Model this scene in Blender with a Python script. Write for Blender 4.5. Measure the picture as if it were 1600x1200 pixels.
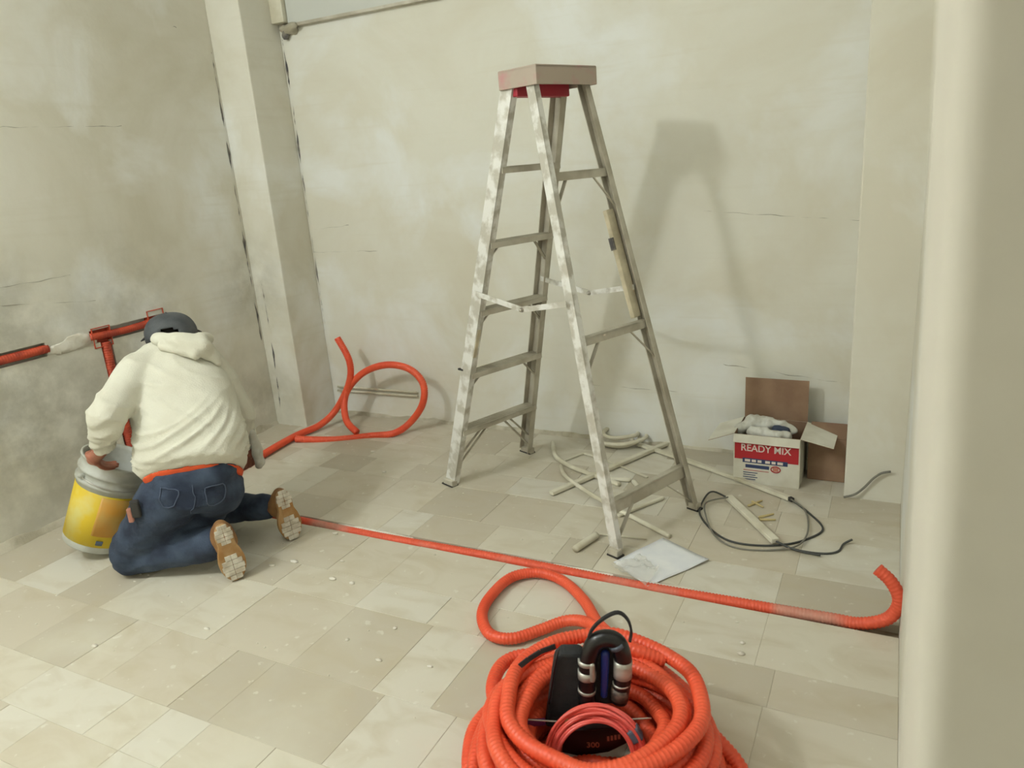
import bpy, math, random
import numpy as np
from mathutils import Vector, Matrix, noise
random.seed(7)
for o in list(bpy.data.objects): bpy.data.objects.remove(o)
SC = bpy.context.scene
COL = SC.collection
V = Vector

# ---------------- camera, world, light, exposure ----------------
cam_d = bpy.data.cameras.new('camera'); cam = bpy.data.objects.new('camera', cam_d); COL.objects.link(cam)
cam_d.sensor_fit = 'HORIZONTAL'; cam_d.sensor_width = 36.0; cam_d.lens = 1170/1600*36
cam_d.clip_start = 0.02; cam_d.clip_end = 60
RX = V((0.89248949, 0.44490134, -0.07433241))    # camera right in world
RD = V((0.06381834, -0.28767975, -0.95559802))   # camera down
RF = V((-0.44653077, 0.84811742, -0.28514402))   # camera forward
cam.matrix_world = Matrix(((RX.x, -RD.x, -RF.x, 0), (RX.y, -RD.y, -RF.y, 0), (RX.z, -RD.z, -RF.z, 1.5), (0, 0, 0, 1)))
cam_d.dof.use_dof = True; cam_d.dof.focus_distance = 2.9; cam_d.dof.aperture_fstop = 4.5
SC.camera = cam
w = bpy.data.worlds.new('world'); SC.world = w; w.use_nodes = True
w.node_tree.nodes['Background'].inputs[0].default_value = (0.9, 0.92, 1.0, 1)
w.node_tree.nodes['Background'].inputs[1].default_value = 0.3
vs = SC.view_settings
vs.view_transform = 'Standard'; vs.look = 'None'; vs.gamma = 1.0; vs.use_curve_mapping = False
vs.exposure = 0.0
def area(name, loc, tgt, size, power, col):
    d = bpy.data.lights.new(name, 'AREA'); d.shape = 'RECTANGLE'; d.size = size[0]; d.size_y = size[1]
    d.energy = power; d.color = col
    o = bpy.data.objects.new(name, d); COL.objects.link(o); o.location = loc
    o.rotation_euler = (V(tgt) - V(loc)).to_track_quat('-Z', 'Y').to_euler()
    return o
def bulb(name, loc, rad, power, col):
    d = bpy.data.lights.new(name, 'POINT'); d.shadow_soft_size = rad; d.energy = power; d.color = col
    o = bpy.data.objects.new(name, d); COL.objects.link(o); o.location = loc
bulb('ceiling_lamp_light', (-2.82, -0.25, 3.05), .11, 128, (0.945, 1.0, 1.0))
bulb('soft_fill_light', (-1.3, 0.62, 2.95), .42, 30, (0.95, 1.0, 1.0))  # unseen soft fill, added to brighten the left wall

# ---------------- materials ----------------
def newmat(name):
    m = bpy.data.materials.new(name); m.use_nodes = True
    nt = m.node_tree; return m, nt, nt.nodes['Principled BSDF']
def node(nt, t, **k):
    n = nt.nodes.new(t)
    for a, b in k.items(): setattr(n, a, b)
    return n
def srgb(c):
    return tuple(((x/255)/12.92 if x/255 <= .04045 else (((x/255)+.055)/1.055)**2.4) for x in c) + (1,)
def simple(name, c, rough=.6, c2=None, scale=8, metal=0, bump=0, bscale=40, lo=.4, hi=.6, obj=True, detail=4):
    m, nt, b = newmat(name)
    b.inputs['Roughness'].default_value = rough; b.inputs['Metallic'].default_value = metal
    b.inputs['Base Color'].default_value = srgb(c)
    tc = node(nt, 'ShaderNodeTexCoord')
    if c2:
        n = node(nt, 'ShaderNodeTexNoise'); n.inputs['Scale'].default_value = scale; n.inputs['Detail'].default_value = detail
        nt.links.new(tc.outputs['Object'], n.inputs['Vector'])
        r = node(nt, 'ShaderNodeValToRGB'); r.color_ramp.elements[0].position = lo; r.color_ramp.elements[1].position = hi
        r.color_ramp.elements[0].color = srgb(c); r.color_ramp.elements[1].color = srgb(c2)
        nt.links.new(n.outputs['Fac'], r.inputs['Fac']); nt.links.new(r.outputs['Color'], b.inputs['Base Color'])
    if bump:
        n2 = node(nt, 'ShaderNodeTexNoise'); n2.inputs['Scale'].default_value = bscale; n2.inputs['Detail'].default_value = 5
        nt.links.new(tc.outputs['Object'], n2.inputs['Vector'])
        bp = node(nt, 'ShaderNodeBump'); bp.inputs['Strength'].default_value = bump; bp.inputs['Distance'].default_value = .01
        nt.links.new(n2.outputs['Fac'], bp.inputs['Height']); nt.links.new(bp.outputs['Normal'], b.inputs['Normal'])
    return m
def mixc(nt, fac, a, bcol):
    mx = node(nt, 'ShaderNodeMix', data_type='RGBA')
    for s, v in ((0, fac), (6, a), (7, bcol)):
        if isinstance(v, (tuple, float, int)): mx.inputs[s].default_value = v
        else: nt.links.new(v, mx.inputs[s])
    return mx.outputs[2]
def fmath(nt, op, a, b=0.0, clamp=False):
    n = node(nt, 'ShaderNodeMath', operation=op); n.use_clamp = clamp
    for i, v in enumerate((a, b)):
        if isinstance(v, (float, int)): n.inputs[i].default_value = v
        else: nt.links.new(v, n.inputs[i])
    return n.outputs[0]
def ramp(nt, src, p0, p1, c0=(0, 0, 0, 1), c1=(1, 1, 1, 1)):
    r = node(nt, 'ShaderNodeValToRGB'); r.color_ramp.elements[0].position = p0; r.color_ramp.elements[1].position = p1
    r.color_ramp.elements[0].color = c0; r.color_ramp.elements[1].color = c1
    nt.links.new(src, r.inputs['Fac']); return r.outputs['Color']
def plaster(name, base, dark, white, spots=(), spotcol=(134, 132, 116)):
    """old skim-coated wall: cloudy cream, whiter filler patches, dirt spots (x,y,z,radius,strength)"""
    m, nt, b = newmat(name); b.inputs['Roughness'].default_value = .85
    g = node(nt, 'ShaderNodeNewGeometry'); pos = g.outputs['Position']
    def nz(scale, detail=4, rough=.55, dist=0):
        n = node(nt, 'ShaderNodeTexNoise'); n.inputs['Scale'].default_value = scale; n.inputs['Detail'].default_value = detail
        n.inputs['Roughness'].default_value = rough; n.inputs['Distortion'].default_value = dist
        nt.links.new(pos, n.inputs['Vector']); return n.outputs['Fac']
    c = mixc(nt, ramp(nt, nz(1.3, 5, .6, .6), .40, .66), srgb(base), srgb(dark))
    c = mixc(nt, ramp(nt, nz(1.7, 5, .55, .35), .50, .66), c, srgb(white))
    # long thin trowel marks
    mp = node(nt, 'ShaderNodeMapping'); mp.inputs['Scale'].default_value = (1.2, 1.2, 16)
    nt.links.new(pos, mp.inputs['Vector'])
    n3 = node(nt, 'ShaderNodeTexNoise'); n3.inputs['Scale'].default_value = 1.6; n3.inputs['Detail'].default_value = 6
    nt.links.new(mp.outputs[0], n3.inputs['Vector'])
    c = mixc(nt, fmath(nt, 'MULTIPLY', ramp(nt, n3.outputs['Fac'], .56, .75), .35), c, srgb(dark))
    ns = nz(5.5, 6, .65)
    for (x, y, z, r, s) in spots:
        sb = node(nt, 'ShaderNodeVectorMath', operation='DISTANCE'); nt.links.new(pos, sb.inputs[0]); sb.inputs[1].default_value = (x, y, z)
        f = fmath(nt, 'DIVIDE', sb.outputs['Value'], r)
        f = fmath(nt, 'SUBTRACT', 1.0, f, True)
        f = fmath(nt, 'MULTIPLY', f, ramp(nt, ns, .36, .62))
        f = fmath(nt, 'MULTIPLY', f, s * 1.05, True)
        c = mixc(nt, f, c, srgb(spotcol))
    nt.links.new(c, b.inputs['Base Color'])
    bp = node(nt, 'ShaderNodeBump'); bp.inputs['Strength'].default_value = .22; bp.inputs['Distance'].default_value = .012
    nt.links.new(nz(9, 6), bp.inputs['Height']); nt.links.new(bp.outputs['Normal'], b.inputs['Normal'])
    return m
M = {}
M['wall'] = plaster('wall_plaster', (222, 220, 208), (213, 208, 191), (229, 230, 226))
M['wall_left'] = plaster('left_wall_plaster', (221, 218, 205), (206, 201, 182), (231, 231, 225),
    spots=((-3.47, 1.75, 1.02, .42, .5), (-3.47, 2.5, .95, .45, .35), (-3.47, 1.9, .45, .75, .6), (-3.47, 2.6, .35, .6, .45), (-3.47, 3.3, .9, .35, .45), (-3.47, 3.2, .2, .4, .4), (-3.47, 1.25, 2.15, .25, .3)))
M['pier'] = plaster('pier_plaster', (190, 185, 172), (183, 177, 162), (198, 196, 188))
M['ceiling'] = simple('ceiling_paint', (232, 231, 224), .9)
M['panel'] = simple('grey_white_panel', (200, 202, 195), .6)
M['crack'] = simple('crack_dark', (86, 84, 84), .9, (140, 134, 122), 20)
M['hairline'] = simple('hairline_crack', (152, 148, 134), .9)
M['mortar'] = simple('fresh_mortar', (196, 190, 172), .9, (172, 165, 145), 12, bump=.5)
M['grout'] = simple('floor_grout', (186, 178, 158), .9, (176, 167, 146), 9)
M['slab'] = simple('bedding_mortar', (160, 146, 124), .95, (134, 120, 100), 14, bump=.5)
M['orange'] = simple('orange_corrugated_plastic', (232, 92, 58), .42, (224, 78, 46), 5)
M['orange_dusty'] = simple('dusty_orange_conduit', (222, 88, 58), .55, (196, 140, 122), 3.0, lo=.52, hi=.68)
M['dust'] = simple('plaster_dust', (226, 222, 210), .95, (212, 206, 190), 20, bump=.4)
M['pink'] = simple('coral_tubing', (236, 108, 100), .3, (222, 82, 66), 6)
M['redbox'] = simple('red_junction_plastic', (196, 78, 50), .5, (160, 60, 42), 14)
M['alu'] = simple('worn_aluminium', (198, 193, 178), .55, (174, 167, 150), 9, metal=.1)
M['alu_paint'] = simple('paint_splattered_aluminium', (190, 186, 174), .6, (228, 227, 222), 16, metal=.1, bump=.3, lo=.42, hi=.56)
M['rubber'] = simple('black_rubber', (46, 44, 42), .7)
M['red_under'] = simple('red_plastic_underside', (168, 40, 56), .5)
M['redcap'] = simple('red_ladder_plastic', (160, 52, 58), .5, (178, 160, 148), 13, lo=.38, hi=.6)
M['redcap_dust'] = simple('dusty_ladder_top', (176, 162, 148), .8, (186, 140, 138), 14, lo=.5, hi=.75)
M['tape'] = simple('cream_tape', (214, 204, 178), .8, (190, 180, 154), 14)
M['pvc'] = simple('off_white_plastic', (222, 218, 200), .5, (200, 194, 172), 6)
M['wire'] = simple('dark_cable', (62, 64, 62), .5)
M['wire_grey'] = simple('grey_cable', (118, 116, 106), .5)
M['paper'] = simple('white_paper', (232, 234, 236), .8, (222, 225, 230), 9)
M['card_in'] = simple('brown_cardboard', (150, 122, 98), .85, (136, 108, 86), 9)
M['card_out'] = simple('white_cardboard', (222, 220, 206), .7, (206, 202, 186), 7)
M['print_red'] = simple('red_print', (176, 36, 44), .6)
M['print_blue'] = simple('blue_print', (52, 66, 104), .6)
M['print_white'] = simple('white_print', (226, 216, 206), .6)
M['print_pink'] = simple('salmon_print', (196, 128, 110), .6)
M['rag'] = simple('white_rag_cloth', (212, 212, 204), .95, (190, 188, 176), 22)
M['rag_navy'] = simple('navy_rag_cloth', (58, 66, 84), .95)
M['hoodie'] = simple('cream_fleece', (212, 210, 195), .95, (205, 202, 186), 6, bump=.25, bscale=160)
M['denim'] = simple('blue_denim', (34, 44, 64), .9, (72, 86, 106), 9, bump=.25, bscale=160, lo=.38, hi=.72)
M['denim_dusty'] = simple('pocket_seam', (74, 84, 104), .9)
M['tee'] = simple('orange_tee', (216, 84, 40), .8)
M['skin'] = simple('skin', (164, 104, 82), .55, (150, 90, 70), 12)
M['hair'] = simple('black_hair', (34, 28, 26), .8)
M['cap'] = simple('grey_cap_cloth', (66, 69, 72), .85, (86, 89, 92), 10, bump=.2, bscale=150)
M['boot'] = simple('tan_boot_leather', (152, 112, 68), .7, (128, 90, 54), 12, bump=.2)
M['sole'] = simple('gum_sole', (158, 116, 66), .7, (176, 142, 98), 14)
M['sole_pad'] = simple('plaster_caked_tread', (214, 208, 194), .9, (184, 174, 156), 30)
M['yellow'] = simple('yellow_bucket_label', (214, 184, 42), .6, (208, 196, 116), 7, lo=.5, hi=.68)
M['amber'] = simple('amber_bucket_label', (208, 152, 62), .5, (198, 160, 84), 9)
M['bucket'] = simple('pale_bucket_plastic', (186, 188, 180), .5, (168, 166, 154), 10)
M['black'] = simple('black_cloth', (30, 31, 33), .8, (40, 41, 43), 20, bump=.2, bscale=120)
M['blackp'] = simple('black_shiny_plastic', (20, 18, 20), .3)
M['silver'] = simple('silver_band', (196, 194, 186), .35, (160, 156, 146), 18, metal=.4)
M['steel'] = simple('steel', (176, 172, 164), .3, metal=.8)
M['bluep'] = simple('blue_handle_plastic', (30, 48, 122), .35)
M['bluetape'] = simple('grey_blue_tape', (84, 94, 108), .5)
M['purple'] = simple('purple_plastic', (104, 48, 96), .4)
M['copper'] = simple('copper_print', (170, 116, 98), .6)
M['brownband'] = simple('brown_band', (104, 88, 78), .5, (60, 50, 46), 60)
M['wood'] = simple('tan_plug', (196, 178, 128), .7)
m, nt, b = newmat('clear_film'); b.inputs['Base Color'].default_value = srgb((226, 224, 214)); b.inputs['Roughness'].default_value = .25
b.inputs['Alpha'].default_value = .38; M['film'] = m
# floor tile: every tile picks its own tone, with light cloudy veining
m, nt, b = newmat('floor_marble'); b.inputs['Roughness'].default_value = .55
oi = node(nt, 'ShaderNodeObjectInfo'); g = node(nt, 'ShaderNodeNewGeometry')
r = node(nt, 'ShaderNodeValToRGB'); cr = r.color_ramp; cr.elements[0].color = srgb((184, 176, 158)); cr.elements[1].color = srgb((209, 205, 192))
e = cr.elements.new(.35); e.color = srgb((199, 191, 173)); e = cr.elements.new(.7); e.color = srgb((207, 201, 184))
nt.links.new(oi.outputs['Random'], r.inputs['Fac'])
mp = node(nt, 'ShaderNodeMapping'); mp.inputs['Scale'].default_value = (1.0, 1.8, 1); nt.links.new(g.outputs['Position'], mp.inputs['Vector'])
n1 = node(nt, 'ShaderNodeTexNoise'); n1.inputs['Scale'].default_value = 4.5; n1.inputs['Detail'].default_value = 7; n1.inputs['Distortion'].default_value = 1.2
nt.links.new(mp.outputs[0], n1.inputs['Vector'])
c = mixc(nt, fmath(nt, 'MULTIPLY', ramp(nt, n1.outputs['Fac'], .45, .72), .55), r.outputs['Color'], srgb((183, 172, 146)))
n2 = node(nt, 'ShaderNodeTexNoise'); n2.inputs['Scale'].default_value = 1.7; n2.inputs['Detail'].default_value = 5
nt.links.new(g.outputs['Position'], n2.inputs['Vector'])
c = mixc(nt, fmath(nt, 'MULTIPLY', ramp(nt, n2.outputs['Fac'], .50, .68), .5), c, srgb((214, 211, 195)))
n4 = node(nt, 'ShaderNodeTexNoise'); n4.inputs['Scale'].default_value = 26; n4.inputs['Detail'].default_value = 3
nt.links.new(g.outputs['Position'], n4.inputs['Vector'])
c = mixc(nt, fmath(nt, 'MULTIPLY', ramp(nt, n4.outputs['Fac'], .66, .72), .5), c, srgb((222, 220, 208)))
nt.links.new(c, b.inputs['Base Color']); M['tile'] = m

# ---------------- helpers ----------------
def tag(o, label=None, cat=None, group=None, kind=None):
    for k, v in (('label', label), ('category', cat), ('group', group), ('kind', kind)):
        if v: o[k] = v
    return o
def thing(name, label, cat, loc=(0, 0, 0), group=None):
    o = bpy.data.objects.new(name, None); COL.objects.link(o); o.location = loc; o.empty_display_size = .05
    return tag(o, label, cat, group)
def link(name, me, parent=None):
    o = bpy.data.objects.new(name, me); COL.objects.link(o)
    if parent is not None:
        off = V((0, 0, 0)); p = parent
        while p is not None: off += p.location; p = p.parent
        o.parent = parent; o.location = -off
    return o
def mesh(name, vs_, fs, mat, parent=None, smooth=False):
    me = bpy.data.meshes.new(name); me.from_pydata([tuple(v) for v in vs_], [], [tuple(f) for f in fs])
    me.validate(); me.update()
    for mm in (mat if isinstance(mat, (list, tuple)) else [mat]): me.materials.append(mm)
    if smooth: me.polygons.foreach_set('use_smooth', [True]*len(me.polygons))
    return link(name, me, parent)
class MB:
    def __init__(s): s.v = []; s.f = []
    def box(s, lo, hi):
        (x0, y0, z0), (x1, y1, z1) = lo, hi; n = len(s.v)
        s.v += [(x0,y0,z0),(x1,y0,z0),(x1,y1,z0),(x0,y1,z0),(x0,y0,z1),(x1,y0,z1),(x1,y1,z1),(x0,y1,z1)]
        s.f += [tuple(n+i for i in q) for q in ((0,3,2,1),(4,5,6,7),(0,1,5,4),(1,2,6,5),(2,3,7,6),(3,0,4,7))]; return s
    def obox(s, c, ax, ay, az, hx, hy, hz):
        n = len(s.v); c = V(c)
        for k in (-1, 1):
            for (i, j) in ((-1,-1),(1,-1),(1,1),(-1,1)): s.v.append(tuple(c + V(ax)*hx*i + V(ay)*hy*j + V(az)*hz*k))
        s.f += [tuple(n+i for i in q) for q in ((0,3,2,1),(4,5,6,7),(0,1,5,4),(1,2,6,5),(2,3,7,6),(3,0,4,7))]; return s
    def bar(s, p, q, w, t, up=(0, 0, 1)):
        """rectangular bar from p to q, w across, t along up-ish"""
        p, q = V(p), V(q); d = (q-p).normalized(); side = d.cross(V(up)); 
        if side.length < 1e-4: side = d.cross(V((1, 0, 0)))
        side.normalize(); u = side.cross(d)
        return s.obox((p+q)/2, d, side, u, (q-p).length/2, w/2, t/2)
    def prism(s, pts, ext):
        """closed 3D outline extruded by vector ext"""
        n = len(s.v); k = len(pts); e = V(ext)
        s.v += [tuple(V(p)) for p in pts] + [tuple(V(p)+e) for p in pts]
        s.f += [tuple(range(n+k-1, n-1, -1)), tuple(range(n+k, n+2*k))] + [(n+i, n+(i+1) % k, n+k+(i+1) % k, n+k+i) for i in range(k)]
        return s
    def build(s, name, mat, parent=None, smooth=False, bevel=0):
        o = mesh(name, s.v, s.f, mat, parent, smooth)
        if bevel:
            b_ = o.modifiers.new('b', 'BEVEL'); b_.width = bevel; b_.segments = 2; b_.limit_method = 'ANGLE'
        return o
def spline(pts, step=.01, closed=False):
    P = [np.array(p, float) for p in pts]; n = len(P); out = []
    rng = range(n if closed else n-1)
    for i in rng:
        if closed: a, b_, c_, d_ = P[(i-1) % n], P[i], P[(i+1) % n], P[(i+2) % n]
        else: a, b_, c_, d_ = P[max(i-1, 0)], P[i], P[i+1], P[min(i+2, n-1)]
        k = max(2, int(np.linalg.norm(c_-b_)/step))
        t = np.linspace(0, 1, k, endpoint=False)[:, None]
        out.append(.5*((2*b_) + (-a+c_)*t + (2*a-5*b_+4*c_-d_)*t*t + (-a+3*b_-3*c_+d_)*t**3))
    if not closed: out.append(P[-1][None])
    q = np.concatenate(out)
    return q
def resample(q, step):
    d = np.r_[0, np.cumsum(np.linalg.norm(np.diff(q, axis=0), axis=1))]
    k = max(3, int(d[-1]/step)); s_ = np.linspace(0, d[-1], k)
    return np.stack([np.interp(s_, d, q[:, i]) for i in range(3)], 1)
def tube_mesh(q, rad, seg=10, closed=False, cap=True):
    n = len(q); t = np.gradient(q, axis=0)
    if closed: t = np.roll(q, -1, 0) - np.roll(q, 1, 0)
    t /= np.linalg.norm(t, axis=1)[:, None]+1e-12
    N = np.zeros_like(q); a = np.cross(t[0], [0, 0, 1.0])
    if np.linalg.norm(a) < .1: a = np.cross(t[0], [1.0, 0, 0])
    a /= np.linalg.norm(a); N[0] = a
    for i in range(1, n):
        a = a - t[i]*(a @ t[i]); a /= np.linalg.norm(a)+1e-12; N[i] = a
    B = np.cross(t, N); r_ = np.broadcast_to(np.asarray(rad, float), (n,))
    th = np.linspace(0, 2*np.pi, seg, endpoint=False)
    vv = q[:, None] + r_[:, None, None]*(np.cos(th)[None, :, None]*N[:, None] + np.sin(th)[None, :, None]*B[:, None])
    vv = vv.reshape(-1, 3)
    idx = np.arange(n*seg).reshape(n, seg)
    A = idx if closed else idx[:-1]; Bn = np.roll(idx, -1, 0) if closed else idx[1:]
    fs = np.stack([A, np.roll(A, -1, 1), np.roll(Bn, -1, 1), Bn], -1).reshape(-1, 4)
    fl = [tuple(x) for x in fs.tolist()]
    if cap and not closed: fl += [tuple(range(seg-1, -1, -1)), tuple(range((n-1)*seg, n*seg))]
    return vv.tolist(), fl
def tube(name, pts, r_, mat, parent=None, seg=10, step=.012, corr=0, closed=False, smooth=True, straight=False):
    q = np.array(pts, float) if straight else spline(pts, step, closed)
    if closed: q = np.vstack([q, q[:1]])
    if corr:
        q = resample(q, corr/3); rad = r_*np.array([1.0, 1.0, .88])[np.arange(len(q)) % 3]; rad[0] = rad[-1] = r_
    else:
        q = resample(q, step) if not straight else q; rad = r_
    if closed: q = q[:-1]; rad = rad[:-1] if corr else rad
    v_, f_ = tube_mesh(q, rad, seg, closed)
    return mesh(name, v_, f_, mat, parent, smooth)
def lathe(name, prof, mat, parent=None, seg=40, M4=None, smooth=True):
    v_ = []; f_ = []
    for (r_, z_) in prof:
        for k in range(seg):
            a = 2*math.pi*k/seg; p = V((r_*math.cos(a), r_*math.sin(a), z_)); v_.append(M4 @ p if M4 else p)
    for i in range(len(prof)-1):
        for k in range(seg): f_.append((i*seg+k, i*seg+(k+1) % seg, (i+1)*seg+(k+1) % seg, (i+1)*seg+k))
    return mesh(name, v_, f_, mat, parent, smooth)
# soft bodies: union of tapered capsules / lofts, voxel-remeshed into one surface
def capsule(p, q, r0, r1, seg=16, rings=6):
    p, q = np.array(p, float), np.array(q, float); d = q-p; L = np.linalg.norm(d)+1e-9; d = d/L
    pts = []; rr = []
    for a in np.linspace(-math.pi/2, 0, rings): pts.append(p + d*r0*math.sin(a)); rr.append(max(r0*math.cos(a), 1e-4))
    for a in np.linspace(0, math.pi/2, rings): pts.append(q + d*r1*math.sin(a)); rr.append(max(r1*math.cos(a), 1e-4))
    return frames(pts, rr, d, seg)
def frames(pts, rr, d, seg):
    a = np.cross(d, [0, 0, 1.0]); 
    if np.linalg.norm(a) < .1: a = np.cross(d, [1.0, 0, 0])
    a /= np.linalg.norm(a); b_ = np.cross(d, a); v_ = []; f_ = []
    for p, r_ in zip(pts, rr):
        for k in range(seg):
            t = 2*math.pi*k/seg; v_.append(p + r_*(math.cos(t)*a + math.sin(t)*b_))
    n = len(pts)
    for i in range(n-1):
        for k in range(seg): f_.append((i*seg+k, i*seg+(k+1) % seg, (i+1)*seg+(k+1) % seg, (i+1)*seg+k))
    f_ += [tuple(range(seg-1, -1, -1)), tuple(range((n-1)*seg, n*seg))]
    return v_, f_
def ellip(c_, ax, ay, az, rx, ry, rz, seg=20, rings=12):
    v_ = []; f_ = []; c_ = V(c_); ax, ay, az = V(ax).normalized(), V(ay).normalized(), V(az).normalized()
    for i in range(rings+1):
        ph = -math.pi/2 + math.pi*i/rings; cr_ = max(math.cos(ph), 1e-3)
        for k in range(seg):
            t = 2*math.pi*k/seg; v_.append(c_ + ax*rx*cr_*math.cos(t) + ay*ry*cr_*math.sin(t) + az*rz*math.sin(ph))
    for i in range(rings):
        for k in range(seg): f_.append((i*seg+k, i*seg+(k+1) % seg, (i+1)*seg+(k+1) % seg, (i+1)*seg+k))
    f_ += [tuple(range(seg-1, -1, -1)), tuple(range(rings*seg, (rings+1)*seg))]
    return v_, f_
def loft(secs, seg=28, pw=2.4):
    """sections: (centre, side vec, front vec, half width, half depth)"""
    v_ = []; f_ = []
    for (c_, s_, fr, a, b_) in secs:
        c_ = V(c_); s_ = V(s_).normalized(); fr = V(fr).normalized()
        for k in range(seg):
            t = 2*math.pi*k/seg; ct, st = math.cos(t), math.sin(t)
            v_.append(c_ + s_*a*math.copysign(abs(ct)**(2/pw), ct) + fr*b_*math.copysign(abs(st)**(2/pw), st))
    n = len(secs)
    for i in range(n-1):
        for k in range(seg): f_.append((i*seg+k, i*seg+(k+1) % seg, (i+1)*seg+(k+1) % seg, (i+1)*seg+k))
    f_ += [tuple(range(seg-1, -1, -1)), tuple(range((n-1)*seg, n*seg))]
    return v_, f_
def blob(name, prims, mat, parent, voxel=.008, smooth=6, disp=None, zmin=None):
    v_ = []; f_ = []
    for (pv, pf) in prims:
        n = len(v_); v_ += [tuple(p) for p in pv]; f_ += [tuple(n+i for i in q) for q in pf]
    me = bpy.data.meshes.new('tmp'); me.from_pydata(v_, [], f_); me.update()
    to = bpy.data.objects.new('tmp', me); COL.objects.link(to)
    r_ = to.modifiers.new('r', 'REMESH'); r_.mode = 'VOXEL'; r_.voxel_size = voxel
    if smooth:
        s_ = to.modifiers.new('s', 'SMOOTH'); s_.factor = .5; s_.iterations = smooth
    dg = bpy.context.evaluated_depsgraph_get(); ev = to.evaluated_get(dg)
    out = bpy.data.meshes.new_from_object(ev); bpy.data.objects.remove(to); out.name = name
    nv = len(out.vertices); co = np.zeros(nv*3); out.vertices.foreach_get('co', co); co = co.reshape(-1, 3)
    if disp:
        no = np.zeros(nv*3); out.vertices.foreach_get('normal', no); no = no.reshape(-1, 3)
        co = co + no*np.array([disp(V(c)) for c in co])[:, None]
    if zmin is not None: co[:, 2] = np.maximum(co[:, 2], zmin)
    out.vertices.foreach_set('co', co.ravel()); out.materials.clear(); out.materials.append(mat)
    out.polygons.foreach_set('use_smooth', [True]*len(out.polygons)); out.update()
    return link(name, out, parent)
def text(name, s_, size, M4, mat, parent, depth=.0006, sx=1.0):
    cu = bpy.data.curves.new(name, 'FONT'); cu.body = s_; cu.size = size; cu.extrude = depth; cu.align_x = 'CENTER'; cu.align_y = 'CENTER'; cu.offset = size*.012
    to = bpy.data.objects.new('tmp', cu); COL.objects.link(to)
    dg = bpy.context.evaluated_depsgraph_get(); me = bpy.data.meshes.new_from_object(to.evaluated_get(dg)); bpy.data.objects.remove(to)
    me.transform(M4 @ Matrix.Diagonal((sx, 1, 1, 1))); me.materials.clear(); me.materials.append(mat); me.name = name
    return link(name, me, parent)
def basis(o_, x, y, z): 
    x, y, z = V(x), V(y), V(z)
    return Matrix(((x.x, y.x, z.x, o_[0]), (x.y, y.y, z.y, o_[1]), (x.z, y.z, z.z, o_[2]), (0, 0, 0, 1)))

# ---------------- room shell ----------------
XL, XR, YB, ZC = -3.47, 0.085, 3.62, 3.2
YF, XR2 = -1.6, 0.75
fl = MB().box((XL-.1, YF, -.12), (XR2+.1, YB+.1, -.028)).build('floor', M['slab']); tag(fl, kind='structure')
tag(MB().box((XL-.15, YF-.1, ZC), (XR2+.15, YB+.15, ZC+.1)).build('ceiling', M['ceiling']), kind='structure')
# left wall: skin of plaster pieces around the chased channels, core behind
lw = MB()
ZG0, ZG1 = .795, .86
core = XL-.03
lw.box((core-.12, YF, -.1), (core, YB, ZC))
for (y0, y1, z0, z1) in ((YF, YB, ZG1, ZC), (YF, 2.285, -.03, ZG0), (2.345, YB, -.03, ZG0), (2.02, 2.24, ZG0, ZG1), (2.70, YB, ZG0, ZG1), (YF, .5, ZG0, ZG1)):
    lw.box((core, y0, z0), (XL, y1, z1))
tag(lw.build('wall_left', M['wall_left']), kind='structure'); wl = bpy.data.objects['wall_left']
bw = MB().box((XL-.15, YB, -.1), (XR2+.15, YB+.15, ZC))
wb = tag(bw.build('wall_back', M['wall']), kind='structure')
# corner pilaster and right pilaster belong to the back wall
MB().box((XL, 3.33, -.03), (-3.225, YB, ZC)).build('pilaster', M['wall_left'], wb, bevel=.006)
MB().box((-.136, 3.255, -.03), (XR+.02, YB, ZC)).build('pilaster', M['wall'], wb, bevel=.006)
wr = MB().box((XR, .62, -.1), (XR+.15, YB, ZC)); wr.box((XR2, YF, -.1), (XR2+.12, .62, ZC))
wr = tag(wr.build('wall_right', M['wall']), kind='structure')
# doorway pier close to the lens, rounded front corner
def pier():
    x0, x1, y0, y1, rr = .0615, XR2, .34, .62, .012
    pts = [(x1, y0), ]
    for k in range(7):
        a = -math.pi/2 - k*math.pi/12; pts.append((x0+rr+rr*math.cos(a), y0+rr+rr*math.sin(a)))
    for k in range(7):
        a = math.pi - k*math.pi/12; pts.append((x0+rr+rr*math.cos(a), y1-rr+rr*math.sin(a)))
    pts += [(x1, y1)]
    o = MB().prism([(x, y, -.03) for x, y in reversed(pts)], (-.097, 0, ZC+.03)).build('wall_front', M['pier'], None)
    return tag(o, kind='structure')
pier()
tag(MB().box((XL-.15, YF-.12, -.1), (XR2+.15, YF, ZC)).build('wall_rear', M['wall']), kind='structure')
# white panel under the ceiling over the back wall, with a thin lower lip and end channel
tp = tag(MB().box((-3.13, YB-.03, 2.325), (-.9, YB, ZC)).build('trim_1', M['panel']), kind='structure')
MB().box((-3.225, YB-.06, 2.335), (-3.135, YB, ZC)).build('end_channel', M['pvc'], tp, bevel=.004)
MB().box((-3.13, YB-.038, 2.31), (-.9, YB, 2.325)).build('lip', M['alu'], tp)
def lump(name, c_, r_, mat, parent, sc=(1, 1, 1), amp=.4, seed=0, res=12):
    v_, f_ = ellip(c_, (1, 0, 0), (0, 1, 0), (0, 0, 1), r_*sc[0], r_*sc[1], r_*sc[2], res, max(4, res//2))
    v2 = []
    for p in v_:
        d = V(p)-V(c_); v2.append(V(c_) + d*(1+amp*noise.noise(d/r_*1.3 + V((seed*3.1, seed, 0)))))
    return mesh(name, v2, f_, mat, parent, True)
lump('plaster_lump', (-3.14, YB-.02, 2.305), .045, M['mortar'], tp, (1.5, .8, .6), .8, 3)
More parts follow.
